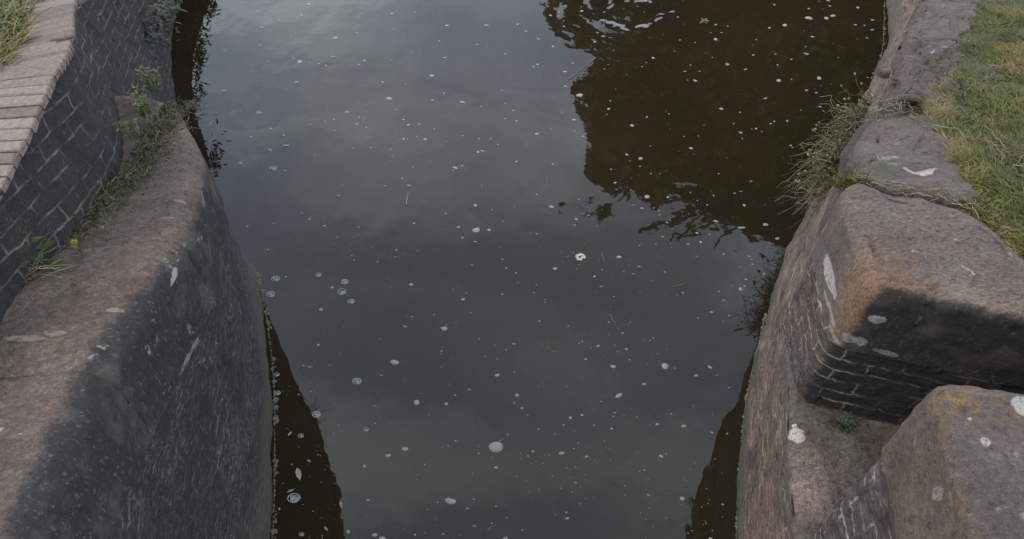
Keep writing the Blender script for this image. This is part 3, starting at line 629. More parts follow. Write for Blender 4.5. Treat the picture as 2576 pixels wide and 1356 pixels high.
tag(blades('grass_tuft', SEAM, np.stack([-.25+rng.normal(size=n)*.4, rng.normal(size=n)*.3, np.ones(n)], 1), .05+.06*rng.random(n), .004, np.tile([-.1, -.1, -.3], (n, 1)), .35+.4*rng.random(n), GRASS), 'orange green grass tuft growing in the seam behind the far right pier', 'grass tuft')
# bare earth and dead twigs on the right bank
def ground_r(px, py):
    z = 1.2
    for _ in range(25):
        p = at(px, py, z); ex = np.interp(p[1], RED[:, 1], RED[:, 0]); z = zr(p[1])-.03+.06*max(0, p[0]-ex)
    return np.array([p[0], p[1], z])
wisps('twig_clump', 'dark clump of dead twigs lying in the grass near the right edge of the frame', [ground_r(2490, 395)+[0, 0, .03], ground_r(2530, 410)+[0, 0, .03], ground_r(2570, 398)+[0, 0, .03]], 46, .10, spread=.025, cat='twigs')
wisps('twig_clump', 'long dark drift of dead stems in a hollow of the right bank grass', [ground_r(2370, 262)+[0, 0, .02], ground_r(2440, 235)+[0, 0, .025], ground_r(2520, 180)+[0, 0, .03]], 70, .10, spread=.03, cat='twigs')

# weeds at the foot of the dark brick wall
def weed(px, py, h, label, nl, ll, tint, tip=None, lean=(0, 0), spread=1.0, mat=GREEN, name='wall_weed', grp='green weeds at the foot of the dark wall'):
    b = on(px, py, zl_); o = root(name, tuple(b), label, 'weed', grp)
    cs, P, D = [], [], []
    for _ in range(max(1, nl//14)):
        top = np.array([lean[0] + rng.normal()*.18*spread, lean[1] + rng.normal()*.18*spread, 1]); c = arc(b + rng.normal(size=3)*np.array([.012, .012, 0])*spread, unit(top), h*(.65+.4*rng.random()), .05, 8, .01)
        cs.append((c, np.linspace(.002, .001, 8)))
        for _ in range(14):
            f = rng.random()**.7*7; i = min(int(f), 6); P.append(c[i] + (c[i+1]-c[i])*(f-i)); a = rng.random()*6.283; D.append((math.cos(a), math.sin(a), .35+.5*rng.random()))
    tubes('stem', cs, mat, o, 4, [.5]*len(cs))
    P, D = np.array(P), np.array(D); n = len(P)
    leaves('foliage', P, D, np.tile([0, 0, 1.], (n, 1)), ll*(.6+.7*rng.random(n)), ll*.36, np.clip(tint + rng.normal(size=n)*.16, 0, 1), mat, o)
    return o, b
weed(392, 226, .12, 'leafy green weed at the far end of the left coping, furthest of the wall weeds', 190, .020, .78, spread=1.5)
weed(364, 292, .12, 'bushy pale green weed, second from the far end of the left coping', 210, .019, .86, lean=(-.05, 0), spread=1.5)
weed(338, 350, .12, 'thin upright green weed beside bushy pale one at the wall foot', 150, .018, .7, lean=(-.15, 0), spread=1.2)
weed(226, 512, .13, 'sparse dark green weed halfway along the foot of the dark wall', 34, .036, .3, lean=(-.1, 0), spread=1.2)
weed(186, 578, .09, 'small dark weed between the broad leaved dock and the halfway weed', 22, .03, .3)
o, b = weed(214, 643, .07, 'little plant with a bright yellow flower growing from the coping joint', 12, .022, .6, spread=.4, grp=None, name='flowering_weed')
YEL = leafmat('yellow_petal', [(0, (.16, .17, .012)), (1, (.26, .25, .02))])
n = 22; a = rng.random(n)*6.28
leaves('flower', np.tile(b + [-.005, 0, .07], (n, 1)) + rng.normal(size=(n, 3))*.003, np.stack([np.cos(a), np.sin(a), rng.random(n)*.8], 1), np.tile([0, 0, 1.], (n, 1)), .009, .006, rng.random(n), YEL, o)
# broad leaved dock
b = on(105, 672, zl_); o = root('dock_plant', tuple(b), 'broad leaved dock plant with pointed green leaves against the dark wall', 'weed')
c = arc(b, unit(np.array([-.12, .1, 1])), .19, .04, 9, .01); tubes('stem', [(c, np.linspace(.004, .002, 9))], GREEN, o, 5)
P, D, LL = [], [], []
for k in range(17):
    a = k*2.4; f = .05+.9*k/16; i = min(int(f*8), 7); P.append(c[i] + (c[i+1]-c[i])*(f*8-i)); D.append((math.cos(a), math.sin(a), .2+.5*f)); LL.append(.095*(1-.55*f))
leaves('leaf_blades', np.array(P), np.array(D), np.tile([0, 0, 1.], (17, 1)), np.array(LL), np.array(LL)*.42, np.clip(.5+rng.normal(size=17)*.15, 0, 1), GREEN, o)
wisps('dead_weed', 'pale withered weed curled on the coping in front of the dock plant', [on(25, 715, zl_)+[0, 0, .02], on(60, 705, zl_)+[0, 0, .025], on(105, 690, zl_)+[0, 0, .02]], 70, .09, spread=.022, cat='dead weed', up=.5)
# litter along the foot of the wall (uncountable)
line = [on(150, 600, zl_), on(200, 535, zl_), on(265, 480, zl_), on(330, 405, zl_), on(370, 335, zl_), on(420, 262, zl_)]
rl, _ = spline(line, 120); cs, tn = [], []
for _ in range(900):
    i = rng.integers(0, 119); w = .02+.06*sstep(0, 119, i)+.02
    p = rl[i] + np.array([abs(rng.normal())*w-.01, rng.normal()*.02, 0]); p[2] = zl(p[1]) + .006
    a = rng.random()*6.28; cs.append((arc(p, np.array([math.cos(a), math.sin(a), .15+.2*rng.random()]), .012+.05*rng.random()**2, .3, 4, .08), np.linspace(.0016, .001, 4))); tn.append(rng.random()**2*.6)
tag(tubes('plant_litter', cs, DRY, None, 3, tn), 'brown litter of dead moss and stems along the foot of the dark wall', 'litter', kind='stuff')
n = 2600; i = rng.integers(0, 119, n); P = rl[i] + np.stack([np.abs(rng.normal(size=n))*.065-.01, rng.normal(size=n)*.03, np.zeros(n)], 1); P[:, 2] = zl(P[:, 1]) + .002
tag(blades('moss', P, np.stack([rng.normal(size=n), rng.normal(size=n), np.full(n, .9)], 1), .005+.013*rng.random(n), .005, np.zeros((n, 3)), np.clip(.28+rng.normal(size=n)*.16, 0, 1), GRASS), 'olive brown moss carpet along the foot of the dark wall', 'moss', kind='stuff')
# shoots hanging off the curved end of the left coping
def shoots(px, py, z, label, n, L, mat=DARKLEAF, outd=(.7, .1, .1), dens=9, grp='leafy shoots on the left wall'):
    b = at(px, py, z); o = root('leafy_shoot', tuple(b), label, 'weed', grp); cs, P, D = [], [], []
    for _ in range(n):
        c = arc(b + rng.normal(size=3)*.012, unit(np.array(outd) + rng.normal(size=3)*.35), L*(.6+.6*rng.random()), .35, 8, .02); cs.append((c, np.linspace(.0018, .001, 8)))
        for k in range(dens):
            f = (.2+.8*k/dens)*7; i = min(int(f), 6); P.append(c[i] + (c[i+1]-c[i])*(f-i)); a = unit(c[i+1]-c[i]); D.append(a*.6 + rng.normal(size=3)*.6)
    tubes('stem', cs, mat, o, 4); P = np.array(P); m_ = len(P)
    leaves('foliage', P, np.array(D), np.tile([0, .2, 1.], (m_, 1)), .035*(.6+.6*rng.random(m_)), .012, rng.random(m_), mat, o)
shoots(462, 262, .28, 'dark leafy shoot at the rounded far tip of the left coping', 5, .12, outd=(.5, .5, .15), dens=6)
shoots(486, 300, .2, 'short dark shoot just below the tip of the left coping', 3, .07, outd=(.8, .1, .1))
# growth on the far left wall
def hang(y, z, n, L, label):
    x = float(np.interp(y, WP[:, 1], WP[:, 0])); b = np.array([x+.02, y, z]); o = root('hanging_plant', tuple(b), label, 'plant', 'plants hanging on the far left wall')
    i = rng.normal(size=n)*.12; P = b + np.stack([np.abs(rng.normal(size=n))*.03, i, -np.abs(rng.normal(size=n))*.1], 1)
    leaves('foliage', P, np.stack([.6+rng.normal(size=n)*.4, rng.normal(size=n)*.6, -.1+rng.normal(size=n)*.5], 1), np.tile([0, 0, 1.], (n, 1)), L*(.6+.7*rng.random(n)), L*.35, np.clip(.45+rng.normal(size=n)*.3, 0, 1), GREEN if y > 5.1 else DARKLEAF, o)
    cs = [(arc(b + rng.normal(size=3)*.02, unit(np.array([.5, rng.normal()*.4, .5])), L*2.2, .7, 6, .03), np.linspace(.002, .001, 6)) for _ in range(8)]
    tubes('stem', cs, DRY, o, 3)
hang(5.35, .40, 170, .06, 'green fern like growth hanging off the far left wall at the top of the frame')
hang(4.85, .42, 120, .05, 'dark wet growth clinging to the far left wall above the water')
hang(5.9, .32, 140, .06, 'plants on the far left wall just beyond the frame, reflected dark in the water')
hang(4.45, .68, 80, .05, 'dark sprays on the left wall whose ragged outline is reflected in the water')
# fern in the slot
b = at(2112, 1072, .81); n = 70; o = root('wall_fern', tuple(b), 'tiny green fern growing in the dark slot between the two right piers', 'fern')
a = rng.random(n)*6.28; rr_ = np.abs(rng.normal(size=n))*.035
P = b + np.stack([np.cos(a)*rr_*1.2, np.sin(a)*rr_*.6, .008+.03*rng.random(n)], 1)
leaves('foliage', P, np.stack([np.cos(a), np.sin(a), .3+.3*rng.random(n)], 1), np.tile([0, 0, 1.], (n, 1)), .015*(.6+.8*rng.random(n)), .009, np.clip(.15+rng.normal(size=n)*.2, 0, 1), GREEN, o)
tubes('stem', [(arc(b, unit(np.array([rng.normal(), rng.normal(), .6])), .04, .3, 5), .0012) for _ in range(8)], GREEN, o, 3)
# loose stones
for k, (px, py, r_, lab) in enumerate([(2375, 165, .035, 'loose grey stone on the broken far right coping'), (2405, 222, .022, 'small loose stone at the grass edge of the far right coping'), (2350, 150, .028, 'weathered lump of stone in the hollow of the far right coping'), (2225, 180, .04, 'loose stone lodged on the right wall above the water'), (2250, 200, .03, 'chipped stone beside the tussock on the right wall')]):
    p = P3(px, py, -.0); a = np.linspace(0, 6.283, 8)[:-1]
    block('loose_stone', [(p[0]+math.cos(t)*r_*random.uniform(.7, 1.2), p[1]+math.sin(t)*r_*random.uniform(.6, 1.0)) for t in a], p[2]+r_*.6, r_*1.2, STONE_R, None, r=r_*.35, rc=r_*.2, amp=.008, step=.008, seed=70+k, ring=.008)
    tag(bpy.context.scene.objects[[o_.name for o_ in col.objects if o_.name.startswith('loose_stone')][-1]], lab, 'stone')

# ------------------------------------------------------------------ tree on the right bank (the photo shows it mirrored in the water)
def inpoly(p, poly):
    x, y = p[:, 0], p[:, 1]; ins = np.zeros(len(p), bool); q = np.array(poly, float); j = len(q)-1
    for i in range(len(q)):
        c = ((q[i, 1] > y) != (q[j, 1] > y)) & (x < (q[j, 0]-q[i, 0])*(y-q[i, 1])/(q[j, 1]-q[i, 1]+1e-9)+q[i, 0]); ins ^= c; j = i
    return ins
def sample(poly, n, holes=()):
    q = np.array(poly, float); lo, hi = q.min(0), q.max(0); got = []
    tot = 0
    while tot < n:
        p = lo + (hi-lo)*rng.random((n, 2)); k = inpoly(p, poly)
        for h in holes: k &= ~inpoly(p, h)
        got.append(p[k]); tot += k.sum()
    return np.vstack(got)[:n]
def skyward(px, y):
    """direction in which the water at px mirrors the world, taken to distance y along the canal"""
    x, v = px[:, 0]-1288, px[:, 1]-678; d = np.stack([x, FP*CP - v*SP, FP*SP + v*CP], 1)
    t = y/d[:, 1]; return np.array([0, 0, -CAM_H]) + d*t[:, None]
CROWN = [(1380, 39), (1418, 84), (1445, 110), (1492, 137), (1505, 152), (1480, 190), (1442, 228), (1462, 254), (1475, 285), (1488, 325), (1492, 388), (1497, 441), (1520, 460), (1575, 490), (1599, 513), (1632, 516), (1669, 512), (1712, 527), (1759, 547), (1806, 573), (1853, 592), (1919, 617), (1960, 640), (2080, 690), (2400, 700), (2480, 200), (2350, -140), (1900, -200), (1450, -150)]
HOLES = [[(1535, 36), (1600, 38), (1612, 56), (1560, 62)], [(1530, 70), (1590, 86), (1620, 108), (1570, 104)], [(1655, 462), (1690, 446), (1760, 455), (1740, 472), (1690, 482)]]
tree = root('tree', (6.2, 12, .3), 'dark leafy tree leaning over the right bank, mirrored brown in the water', 'tree')
px = sample(CROWN, 190000, HOLES)
deep = np.ones(len(px), bool)
for dx, dy in ((26, 0), (-26, 0), (0, 26), (0, -26)): deep &= inpoly(px + [dx, dy], CROWN)
for hq in HOLES:
    c_ = np.mean(hq, 0); deep &= np.hypot(*(px-c_).T) > 60
deep_i = np.flatnonzero(deep)[:42000]; edge_i = np.flatnonzero(~deep)
for nm, ii, l0, l1, w_ in (('crown', deep_i, .13, .28, .16), ('outer_leaves', edge_i, .07, .13, .085)):
    q = px[ii]; P = skyward(q, 10.0 + 3.6*rng.random(len(q))); P = P[P[:, 2] > 3.5]; n = len(P)
    leaves(nm, P, rng.normal(size=(n, 3)), rng.normal(size=(n, 3)), l0+(l1-l0)*rng.random(n), w_, rng.random(n), TREELEAF, tree)
ex = [[(1400, 500), (1420, 494), (1432, 510), (1412, 516)], [(1503, 512), (1535, 512), (1552, 535), (1525, 538)]]
Ps = []
for k, pl in enumerate(ex): 
    p = sample(pl, [150, 300][k]); Ps.append(skyward(p, 8.2+.9*rng.random(len(p))))
P = np.vstack(Ps); n = len(P)
leaves('hanging_sprays', P, rng.normal(size=(n, 3)), rng.normal(size=(n, 3)), .05+.05*rng.random(n), .045, rng.random(n), TREELEAF, tree)['kind'] = 'stuff'
cs = []
tk = np.array([[6.2, 12, .2], [6.15, 12, 2.5], [6.0, 11.9, 5], [5.7, 11.8, 8]]); tk, _ = spline(tk, 14); cs.append((tk, np.linspace(.34, .16, 14)))
for q, st in (((3.2, 11, 9.5), 7), ((5, 12.5, 11.5), 12), ((8.5, 12, 10), 9), ((2.6, 10.5, 8.5), 10), ((7, 10.5, 11), 11), ((4, 12.5, 11), 12)):
    p0 = tk[st]; m_ = (p0 + np.array(q))/2 + np.array([0, 0, .6]); c_, _ = spline([p0, m_, q], 10); cs.append((c_, np.linspace(.14, .04, 10)))
pb = skyward(np.array([[1415., 505.], [1530., 524.], [1590., 490.], [1700., 400.]]), np.array([8.6, 8.6, 9.6, 11.])); pb = np.vstack([pb, [5.75, 11.5, 8.0]]); c_, _ = spline(pb, 16); cs.append((c_, np.linspace(.004, .07, 16)))
tubes('trunk', cs, BARKM, tree, 9)

# ------------------------------------------------------------------ what floats on the water
fm = M('foam', .5, .4, (.70, .69, .67)); FOAM = fm.done(fm.mix(1, fm.ramp(fm.noise(150, det=4, ro=.7), [(.3, (.14, .138, .13)), (.6, (.25, .248, .24))]), (1, 1, .98), 'MULTIPLY'), fm.voro(260), .7, .004)
sm = M('scum', .6, .3); SCUM = sm.done(sm.ramp(sm.noise(60, det=5), [(.3, (.045, .045, .03)), (.7, (.14, .135, .11))]), sm.voro(150), .8, .006)
bb = M('bubble_film', .2, .5, (.7, .7, .68)); BUB = bb.done((.26, .26, .255))
def dome(seed, irr=.12, h=.22, sq=1.0):
    r_ = np.random.default_rng(seed); k = 16; a = np.arange(k)*2*math.pi/k
    rad = 1 + irr*sum(np.sin(a*j + r_.random()*6.3)*r_.normal()/j**.6 for j in (1, 2, 3, 4)); V = []
    for f, z in ((1.0, -.05), (.97, .07), (.82, .6), (.5, .9)):
        V.append(np.stack([np.cos(a)*rad*f, np.sin(a)*rad*f*sq, np.full(k, z*h)], 1))
    V.append(np.array([[0, 0, h]])); V = np.vstack(V)
    q = gridf(4, k, True)[:, ::-1]; t = np.stack([48+np.arange(k), 48+(np.arange(k)+1) % k, np.full(k, 64)], 1)
    return V, q, t
def proto(seed, irr, sq):
    V, q, t = dome(seed, irr, .22, sq); o = mesh('foam_fleck', V, [q, t], FOAM); me = o.data; bpy.data.objects.remove(o); return me
PROTO = [proto(1, .06, 1), proto(2, .12, .85), proto(3, .16, .75), proto(4, .1, .65), proto(5, .2, .8), proto(6, .25, .5)]
FL = []
def zone(x0, y0, k, txt):
    for it in txt.split(';'):
        v = it.split(',')
        if len(v) == 3: FL.append(((x0 + float(v[0])*k)*.67612, (y0 + float(v[1])*k)*.67612, float(v[2])*k*.67612))
zone(700, 0, .494, "907,32,15;247,38,12;410,20,12;605,20,8;1100,108,10;853,102,9;855,116,11;515,86,7;580,72,9;553,209,16;1108,286,17;1271,245,8;1535,104,10;1708,95,8;1950,191,13;2248,192,15;1548,216,6;1891,310,9;1090,426,18;840,466,18;795,441,8;600,465,7;817,619,14;517,644,8;273,683,15;268,380,8;711,365,7;541,341,9;775,278,5;812,245,7;182,302,8;240,190,12;125,125,8;145,108,8;332,233,8;1328,457,12;1285,489,11;1530,457,8;1681,390,6;1933,434,11;2178,335,7;2390,408,11;1838,569,17;1464,620,8;1638,636,9;1509,746,21;2069,769,20;1839,755,8;2206,802,8;2362,682,6;2387,779,6;1197,845,15;1270,935,13;1290,882,6;1329,888,6;1567,826,8;1622,901,9;1656,940,11;1743,934,11;1855,973,7;1927,703,8;1104,988,8;1342,960,7;920,938,9;1034,917,6;1097,899,7;622,972,12;717,1020,13;475,1030,13;733,1100,22;613,1132,14;395,1230,13;725,1290,12;1242,1117,10;1377,1114,8;957,1165,7;1623,1048,11;1785,1050,12;2387,896,8;2188,1045,9;2279,1048,8;2070,1024,6;2333,1089,6;2183,1145,10;2217,1138,12;2013,1265,18;1995,1283,8;2062,1250,9;1694,1262,6;1611,1344,9;982,481,8;1038,493,7;918,470,6;680,153,10;363,760,9;330,845,7;175,920,5;639,931,5;1526,1124,6;1720,1027,5")
zone(1900, 0, .494, "55,182,10;114,235,11;297,118,11;360,91,8;536,82,12;211,295,12;318,351,11;402,200,10;399,158,7;583,159,7;702,189,7;702,169,5;633,317,9;200,486,10;171,503,7;467,478,8;413,540,12;414,650,12;517,722,23;738,821,12;724,862,6;750,760,7;20,833,10;478,904,13;390,845,6;44,911,8;199,1010,17;304,966,6;546,1027,8;480,987,6;43,1217,14;318,1237,9;911,945,14;1027,881,9;1193,858,6;872,1164,11;983,1194,17;898,1213,6;757,1276,8;975,1254,7;1052,1101,6;1360,1115,13;1583,819,15;1728,847,9;1731,999,12;1850,970,9;1816,972,6;1681,933,7;1957,931,8;1769,522,14;1543,297,14;1588,247,8;1507,246,6;1546,187,8;1636,197,6;1259,130,9;1389,321,7;1073,437,10;1274,302,6;1235,387,6;1518,433,6;1355,491,6;1312,540,11;1388,608,14;1423,538,6;1333,605,5;735,486,5;790,673,5;1022,473,5;990,502,6;706,521,5;1566,1308,7;1745,1045,6;1413,1024,5;1057,1308,6;1124,1308,5;875,563,4;1457,941,5;1307,1028,6")
zone(2800, 0, .494, "425,137,24;556,138,16;607,117,18;243,190,18;774,188,10;843,191,8;901,227,14;902,151,13;793,58,11;583,45,10;424,66,10;572,5,13;164,37,9;126,211,9;451,277,11;859,286,9;403,408,17;292,448,9;172,408,7;188,490,7;400,351,7;502,589,17;293,597,7;192,608,18;409,680,11;477,699,9;868,584,8;97,744,15;507,806,12;364,830,6;534,839,9;261,912,9;164,915,7;136,931,8;29,970,10;288,1096,11;301,1113,8;646,433,6;608,328,4;528,70,4;28,299,6;5,416,12;386,231,4;70,993,6")
zone(900, 670, .4942, "1258,41,13;1077,45,8;757,41,6;726,120,11;450,247,6;507,296,9;617,348,14;39,348,10;242,328,7;880,354,9;1295,325,12;1630,355,15;1756,378,28;1858,374,13;1661,435,9;1754,467,13;1757,191,13;1804,42,6;1531,253,8;1964,310,6;1883,225,5;193,525,9;1160,529,9;1157,577,8;1023,616,6;828,569,6;843,603,6;677,808,12;596,976,14;330,729,8;1271,786,15;1664,899,13;1961,860,9;1987,664,9;2065,700,7;1962,597,7;1690,850,5;1278,1031,9;1225,1104,15;1531,1120,22;1497,1115,7;1536,1090,6;1446,1013,6;2046,1236,12;1500,1289,10;1036,1197,5;1786,1197,6;1723,997,5;576,1242,9;2200,848,7;1988,1278,6;1732,637,5;2075,773,5;1922,1346,6")
zone(1900, 670, .494, "307,201,21;194,107,8;514,144,7;790,20,12;797,72,8;904,74,6;1027,125,20;1187,130,10;988,213,14;1078,210,6;1115,231,6;923,186,5;1122,262,7;1179,320,10;587,266,6;491,294,11;483,339,7;1528,118,8;1733,87,11;1687,100,8;1810,10,9;1354,94,6;1407,156,5;1478,188,8;1759,190,11;1547,311,16;1738,363,26;1926,337,21;2010,438,16;1403,399,11;1497,409,7;1144,427,7;1218,363,5;1432,467,10;1338,481,11;1093,482,6;1199,482,5;969,492,7;1605,559,11;1797,577,13;1811,598,8;1819,634,8;1911,710,11;1773,748,9;1733,822,15;1762,799,9;815,580,15;337,664,15;968,652,10;689,676,8;633,724,10;682,800,11;924,706,7;853,692,6;1160,692,6;1298,848,8;1570,840,7;1608,905,12;1513,995,11;1646,1022,8;1411,1039,7;219,1064,9;434,1100,6;260,902,6;260,921,6;194,788,6;177,847,7;42,700,6;52,773,6;197,405,6;777,878,6;739,1070,7;842,1155,8;901,1071,5;660,1250,11;869,1275,11;1048,1209,7;1076,1190,6;540,1216,6;605,1266,5;806,1294,5;1107,1309,6;23,1236,12;565,1350,10;896,1353,8;515,1229,5;1728,656,6;811,1115,5;1400,574,5")
zone(900, 1340, .491, "1165,12,30;1325,322,22;1549,332,13;1234,674,20;1107,724,17;1926,660,55;1958,610,9;1577,1068,36;1931,115,19;1725,224,8;1618,267,7;2083,264,14;2122,365,11;2166,416,8;2064,324,7;2064,91,7;511,762,14;283,1128,8;958,1060,13;928,803,12;1385,792,7;1616,611,8;1796,705,8;1927,815,15;2202,692,11;2170,727,8;2013,565,7;1565,650,6;1057,115,7;1010,480,7;1759,1055,8;1925,1107,7;1705,1124,10;2010,1194,6;1893,1236,6;1760,1259,11;2127,1285,10;1001,1331,20;1066,1350,22;1310,1324,9;1994,1352,18;1406,1133,8;1483,1078,6;805,1300,14;1526,1318,7;430,262,8;665,38,6;512,52,12;465,43,8;577,717,7;526,240,6;1007,346,6;378,791,7;514,882,4;512,1343,5;607,1330,7;312,934,5;539,1145,5;1322,905,5;1746,863,5")
zone(1900, 1340, .491, "773,53,17;1170,46,26;1243,61,6;1509,54,14;1403,117,15;1012,182,17;820,269,30;687,313,6;1655,207,8;1560,116,5;789,397,7;778,427,7;540,416,10;453,437,11;401,492,8;631,494,7;764,519,10;955,431,5;1113,483,12;1218,407,7;1383,347,5;1314,500,20;1528,411,5;1526,549,12;1641,556,7;386,705,23;572,732,12;478,670,7;1143,731,17;1177,711,5;1012,833,8;977,843,5;1040,1022,10;1302,1050,18;1606,1093,10;1393,1045,6;491,929,9;420,1156,9;431,1197,13;316,880,5;466,1001,5;90,1284,10;568,1047,5;1483,974,5;1520,1352,14;1374,1293,6;240,169,4;426,200,4;536,137,4;212,521,7;336,560,5;515,628,4;863,1028,4;1447,1113,5;1480,1238,5;1529,1291,5;1345,1312,6;1180,1195,4")
def wr(x, y, rp): p = at(x, y); return p, rp/FP*(p[1]*CP + CAM_H*SP)
seen, flecks = [], []
for x, y, rp in FL:
    if any(abs(x-a) < 4 and abs(y-b_) < 4 for a, b_ in seen): continue
    seen.append((x, y)); flecks.append((x, y, rp))
flecks.sort(key=lambda f: -f[2])
def under_tree(x, y): return bool(inpoly(np.array([[x, y]]), CROWN)[0])
BIG = ['largest pale foam fleck, egg shaped, in the middle of the near water', 'second largest foam fleck, round and grainy, right of the biggest one']
for k, (x, y, rp) in enumerate(flecks[:290]):
    p, r_ = wr(x, y, rp); o = bpy.data.objects.new('foam_fleck', PROTO[k % 6]); col.objects.link(o)
    o.location = (p[0], p[1], .001); o.rotation_euler = (0, 0, random.uniform(-.5, .5) + (math.pi if random.random() < .5 else 0)); o.scale = (r_*1.02, r_*1.02*random.uniform(.7, 1.1), r_)
    if k == 0: tag(o, 'largest pale foam fleck of all, floating on the near water below the frame centre', 'foam')
    elif under_tree(x, y): tag(o, 'cream foam fleck floating on the brown reflection of the tree', 'foam', 'foam flecks on the tree reflection')
    else: tag(o, 'pale grey foam fleck floating on the grey reflection of the sky', 'foam', 'foam flecks on the sky reflection')
# the countless specks between them
V, Q, o_ = [], [], 0
sp = [wr(x, y, rp) for x, y, rp in flecks[290:]]
while len(sp) < 1500:
    x, y = rng.random()*1750+480, rng.random()*1356
    if x < 700 + (y-700)*.02 and y > 560 or x < 480+y*.22 or x > 2235-max(0, y-120)*.42 and y < 800 or x > 1950-.1*(y-600) and y >= 800: continue
    q_ = at(x, y)
    if mn.fractal(Vector(q_)*1.6, .8, 2, 3) + rng.normal()*.18 < .0: continue
    sp.append((q_, .0010+.0022*rng.random()**2.5))
a = np.arange(7)*2*math.pi/7
for p, r_ in sp:
    e_ = .6+.4*rng.random(); th = rng.random()*3.14
    c = np.stack([np.cos(a)*r_, np.sin(a)*r_*e_], 1) @ np.array([[math.cos(th), math.sin(th)], [-math.sin(th), math.cos(th)]])
    V.append(np.column_stack([p[0]+c[:, 0], p[1]+c[:, 1], np.full(7, .0006)])); V.append(np.array([[p[0], p[1], .0006+r_*.3]]))
    Q.append(np.stack([np.arange(7), (np.arange(7)+1) % 7, np.full(7, 7)], 1) + o_); o_ += 8
tag(mesh('foam_specks', np.vstack(V), [np.vstack(Q)], FOAM), 'countless tiny pale specks scattered over the whole water surface', 'foam', kind='stuff')
# bubble rafts: films standing up round dark open bubbles
def torus(c, R_, r_, k=16, j=5, sq=1.0):
    A, B = np.meshgrid(np.arange(k)*2*math.pi/k, np.arange(j)*2*math.pi/j, indexing='ij')
    return np.stack([c[0] + (R_+r_*np.cos(B))*np.cos(A), c[1] + (R_+r_*np.cos(B))*np.sin(A)*sq, c[2] + r_*1.2*np.sin(B)], -1).reshape(-1, 3), np.concatenate([np.stack([i*j+m_, ((i+1) % k)*j+m_, ((i+1) % k)*j+(m_+1) % j, i*j+(m_+1) % j], -1) for i in range(k) for m_ in [np.arange(j)]])
RAFT = [(900, 670, .4942, 578, 715, 22, 'bubble raft furthest left of centre, a small oval of open bubbles alone on the water'), (900, 670, .4942, 775, 767, 27, 'top bubble raft of the close trio left of centre'), (900, 670, .4942, 752, 842, 32, 'middle and largest bubble raft of the close trio left of centre'), (900, 670, .4942, 823, 915, 28, 'bottom bubble raft with dark centre in the close trio'),
        (900, 670, .4942, 254, 744, 33, 'bubble raft near the left wall where its dark reflection begins'), (900, 670, .4942, 217, 861, 32, 'oval bubble raft on the dark reflection close to the left wall'), (900, 1340, .491, 872, 160, 36, 'oval raft of clear bubbles with a dark middle on the near water'), (900, 1340, .491, 565, 412, 32, 'round bubble raft on the edge of the left wall reflection'),
        (900, 1340, .491, 943, 525, 21, 'small raft of three bubbles below the clear oval one'), (900, 1340, .491, 447, 574, 22, 'grainy bubble raft on the black reflection, above the drifting leaf'), (900, 1340, .491, 394, 1045, 50, 'largest bubble raft, round, low on the black left reflection'), (900, 1340, .491, 452, 1320, 20, 'bubble raft at the bottom edge on the black reflection'),
        (700, 0, .494, 538, 850, 20, 'oval bubble raft in the upper left water'), (700, 0, .494, 643, 1268, 29, 'ringed bubble raft left of centre on the grey reflection'), (900, 1340, .491, 265, 110, 20, 'bubble scrap against the left wall waterline'), (900, 1340, .491, 268, 250, 26, 'loose cluster of bubbles beside the left wall waterline'), (1900, 0, .494, 1631, 485, 15, 'small ring of bubbles on the tree reflection')]
for x0, y0, k, zx, zy, zr_, lab in RAFT:
    p, r_ = wr((x0+zx*k)*.67612, (y0+zy*k)*.67612, zr_*k*.67612); V, Q, o_ = [], [], 0
    o = root('bubble_raft', (p[0], p[1], 0), lab, 'bubbles', 'bubble rafts near the left wall'); sq = random.uniform(.75, .95)
    nb_ = random.choice((3, 4, 5, 6)); rings = [(0, 0, .92, .085, sq)] + [(math.cos(t)*random.uniform(.35, .58), math.sin(t)*random.uniform(.35, .55)*sq, random.uniform(.18, .4), random.uniform(.04, .09), random.uniform(.75, 1.1)) for t in np.arange(nb_)*6.283/nb_ + random.random()*3 if random.random() < .85] + [(random.uniform(-.15, .15), 0, .2, .08, 1)]
    for cx, cy, rr, r2, s_ in rings:
        v, q = torus((p[0]+cx*r_, p[1]+cy*r_, .001+r2*r_*.3), rr*r_, r2*r_, sq=s_); V.append(v); Q.append(q+o_); o_ += len(v)
    mesh('bubbles', np.vstack(V), [np.vstack(Q)], BUB, o)
    v, q, t = dome(len(V)+int(zx), .1, .12, sq); mesh('foam_skin', v*r_*.42 + [p[0]+r_*.3, p[1]-r_*.25, .0006], [q, t], FOAM, o)
# scum along both waterlines
def scum(name, label, line, n, rmin, rmax, wid):
    rl, _ = spline(line, 100); V, Q, T, o_ = [], [], [], 0
    for k in range(n):
        i = rng.integers(0, 99); p = rl[i] + (rl[i+1]-rl[i])*rng.random(); d = rl[i+1]-rl[i]; nr = np.array([d[1], -d[0]])/np.linalg.norm(d)
        clump = .3+.7*(math.sin(i*.37)+math.sin(i*.91+1) > .3)
        r_ = rmin + (rmax-rmin)*rng.random()**2*clump; v, q, t = dome(1000+k, .2, .5); c = p[:2] + nr*wid*(rng.random()*1.0-.1)*clump
        V.append(v*r_ + [c[0], c[1], 0]); Q.append(q+o_); T.append(t+o_); o_ += len(v)
    return tag(mesh(name, np.vstack(V), [np.vstack(Q), np.vstack(T)], SCUM), label, 'scum', kind='stuff')
scum('foam_line', 'pale scum gathered along the left wall waterline', [at(685, 1370), at(689, 1200), at(689, 1000), at(680, 880), at(660, 750), at(632, 655)], 520, .002, .011, .018)
scum('foam_line', 'dark crusty scum gathered along the right wall waterline', [at(1926, 790), at(1888, 950), at(1870, 1060), at(1857, 1210), at(1851, 1370)], 700, .002, .010, -.016)
scum('foam_line', 'thin crust along the far right waterline', [at(2224, 0), at(2222, 100), at(2212, 150), at(2190, 200)], 260, .002, .008, -.014)
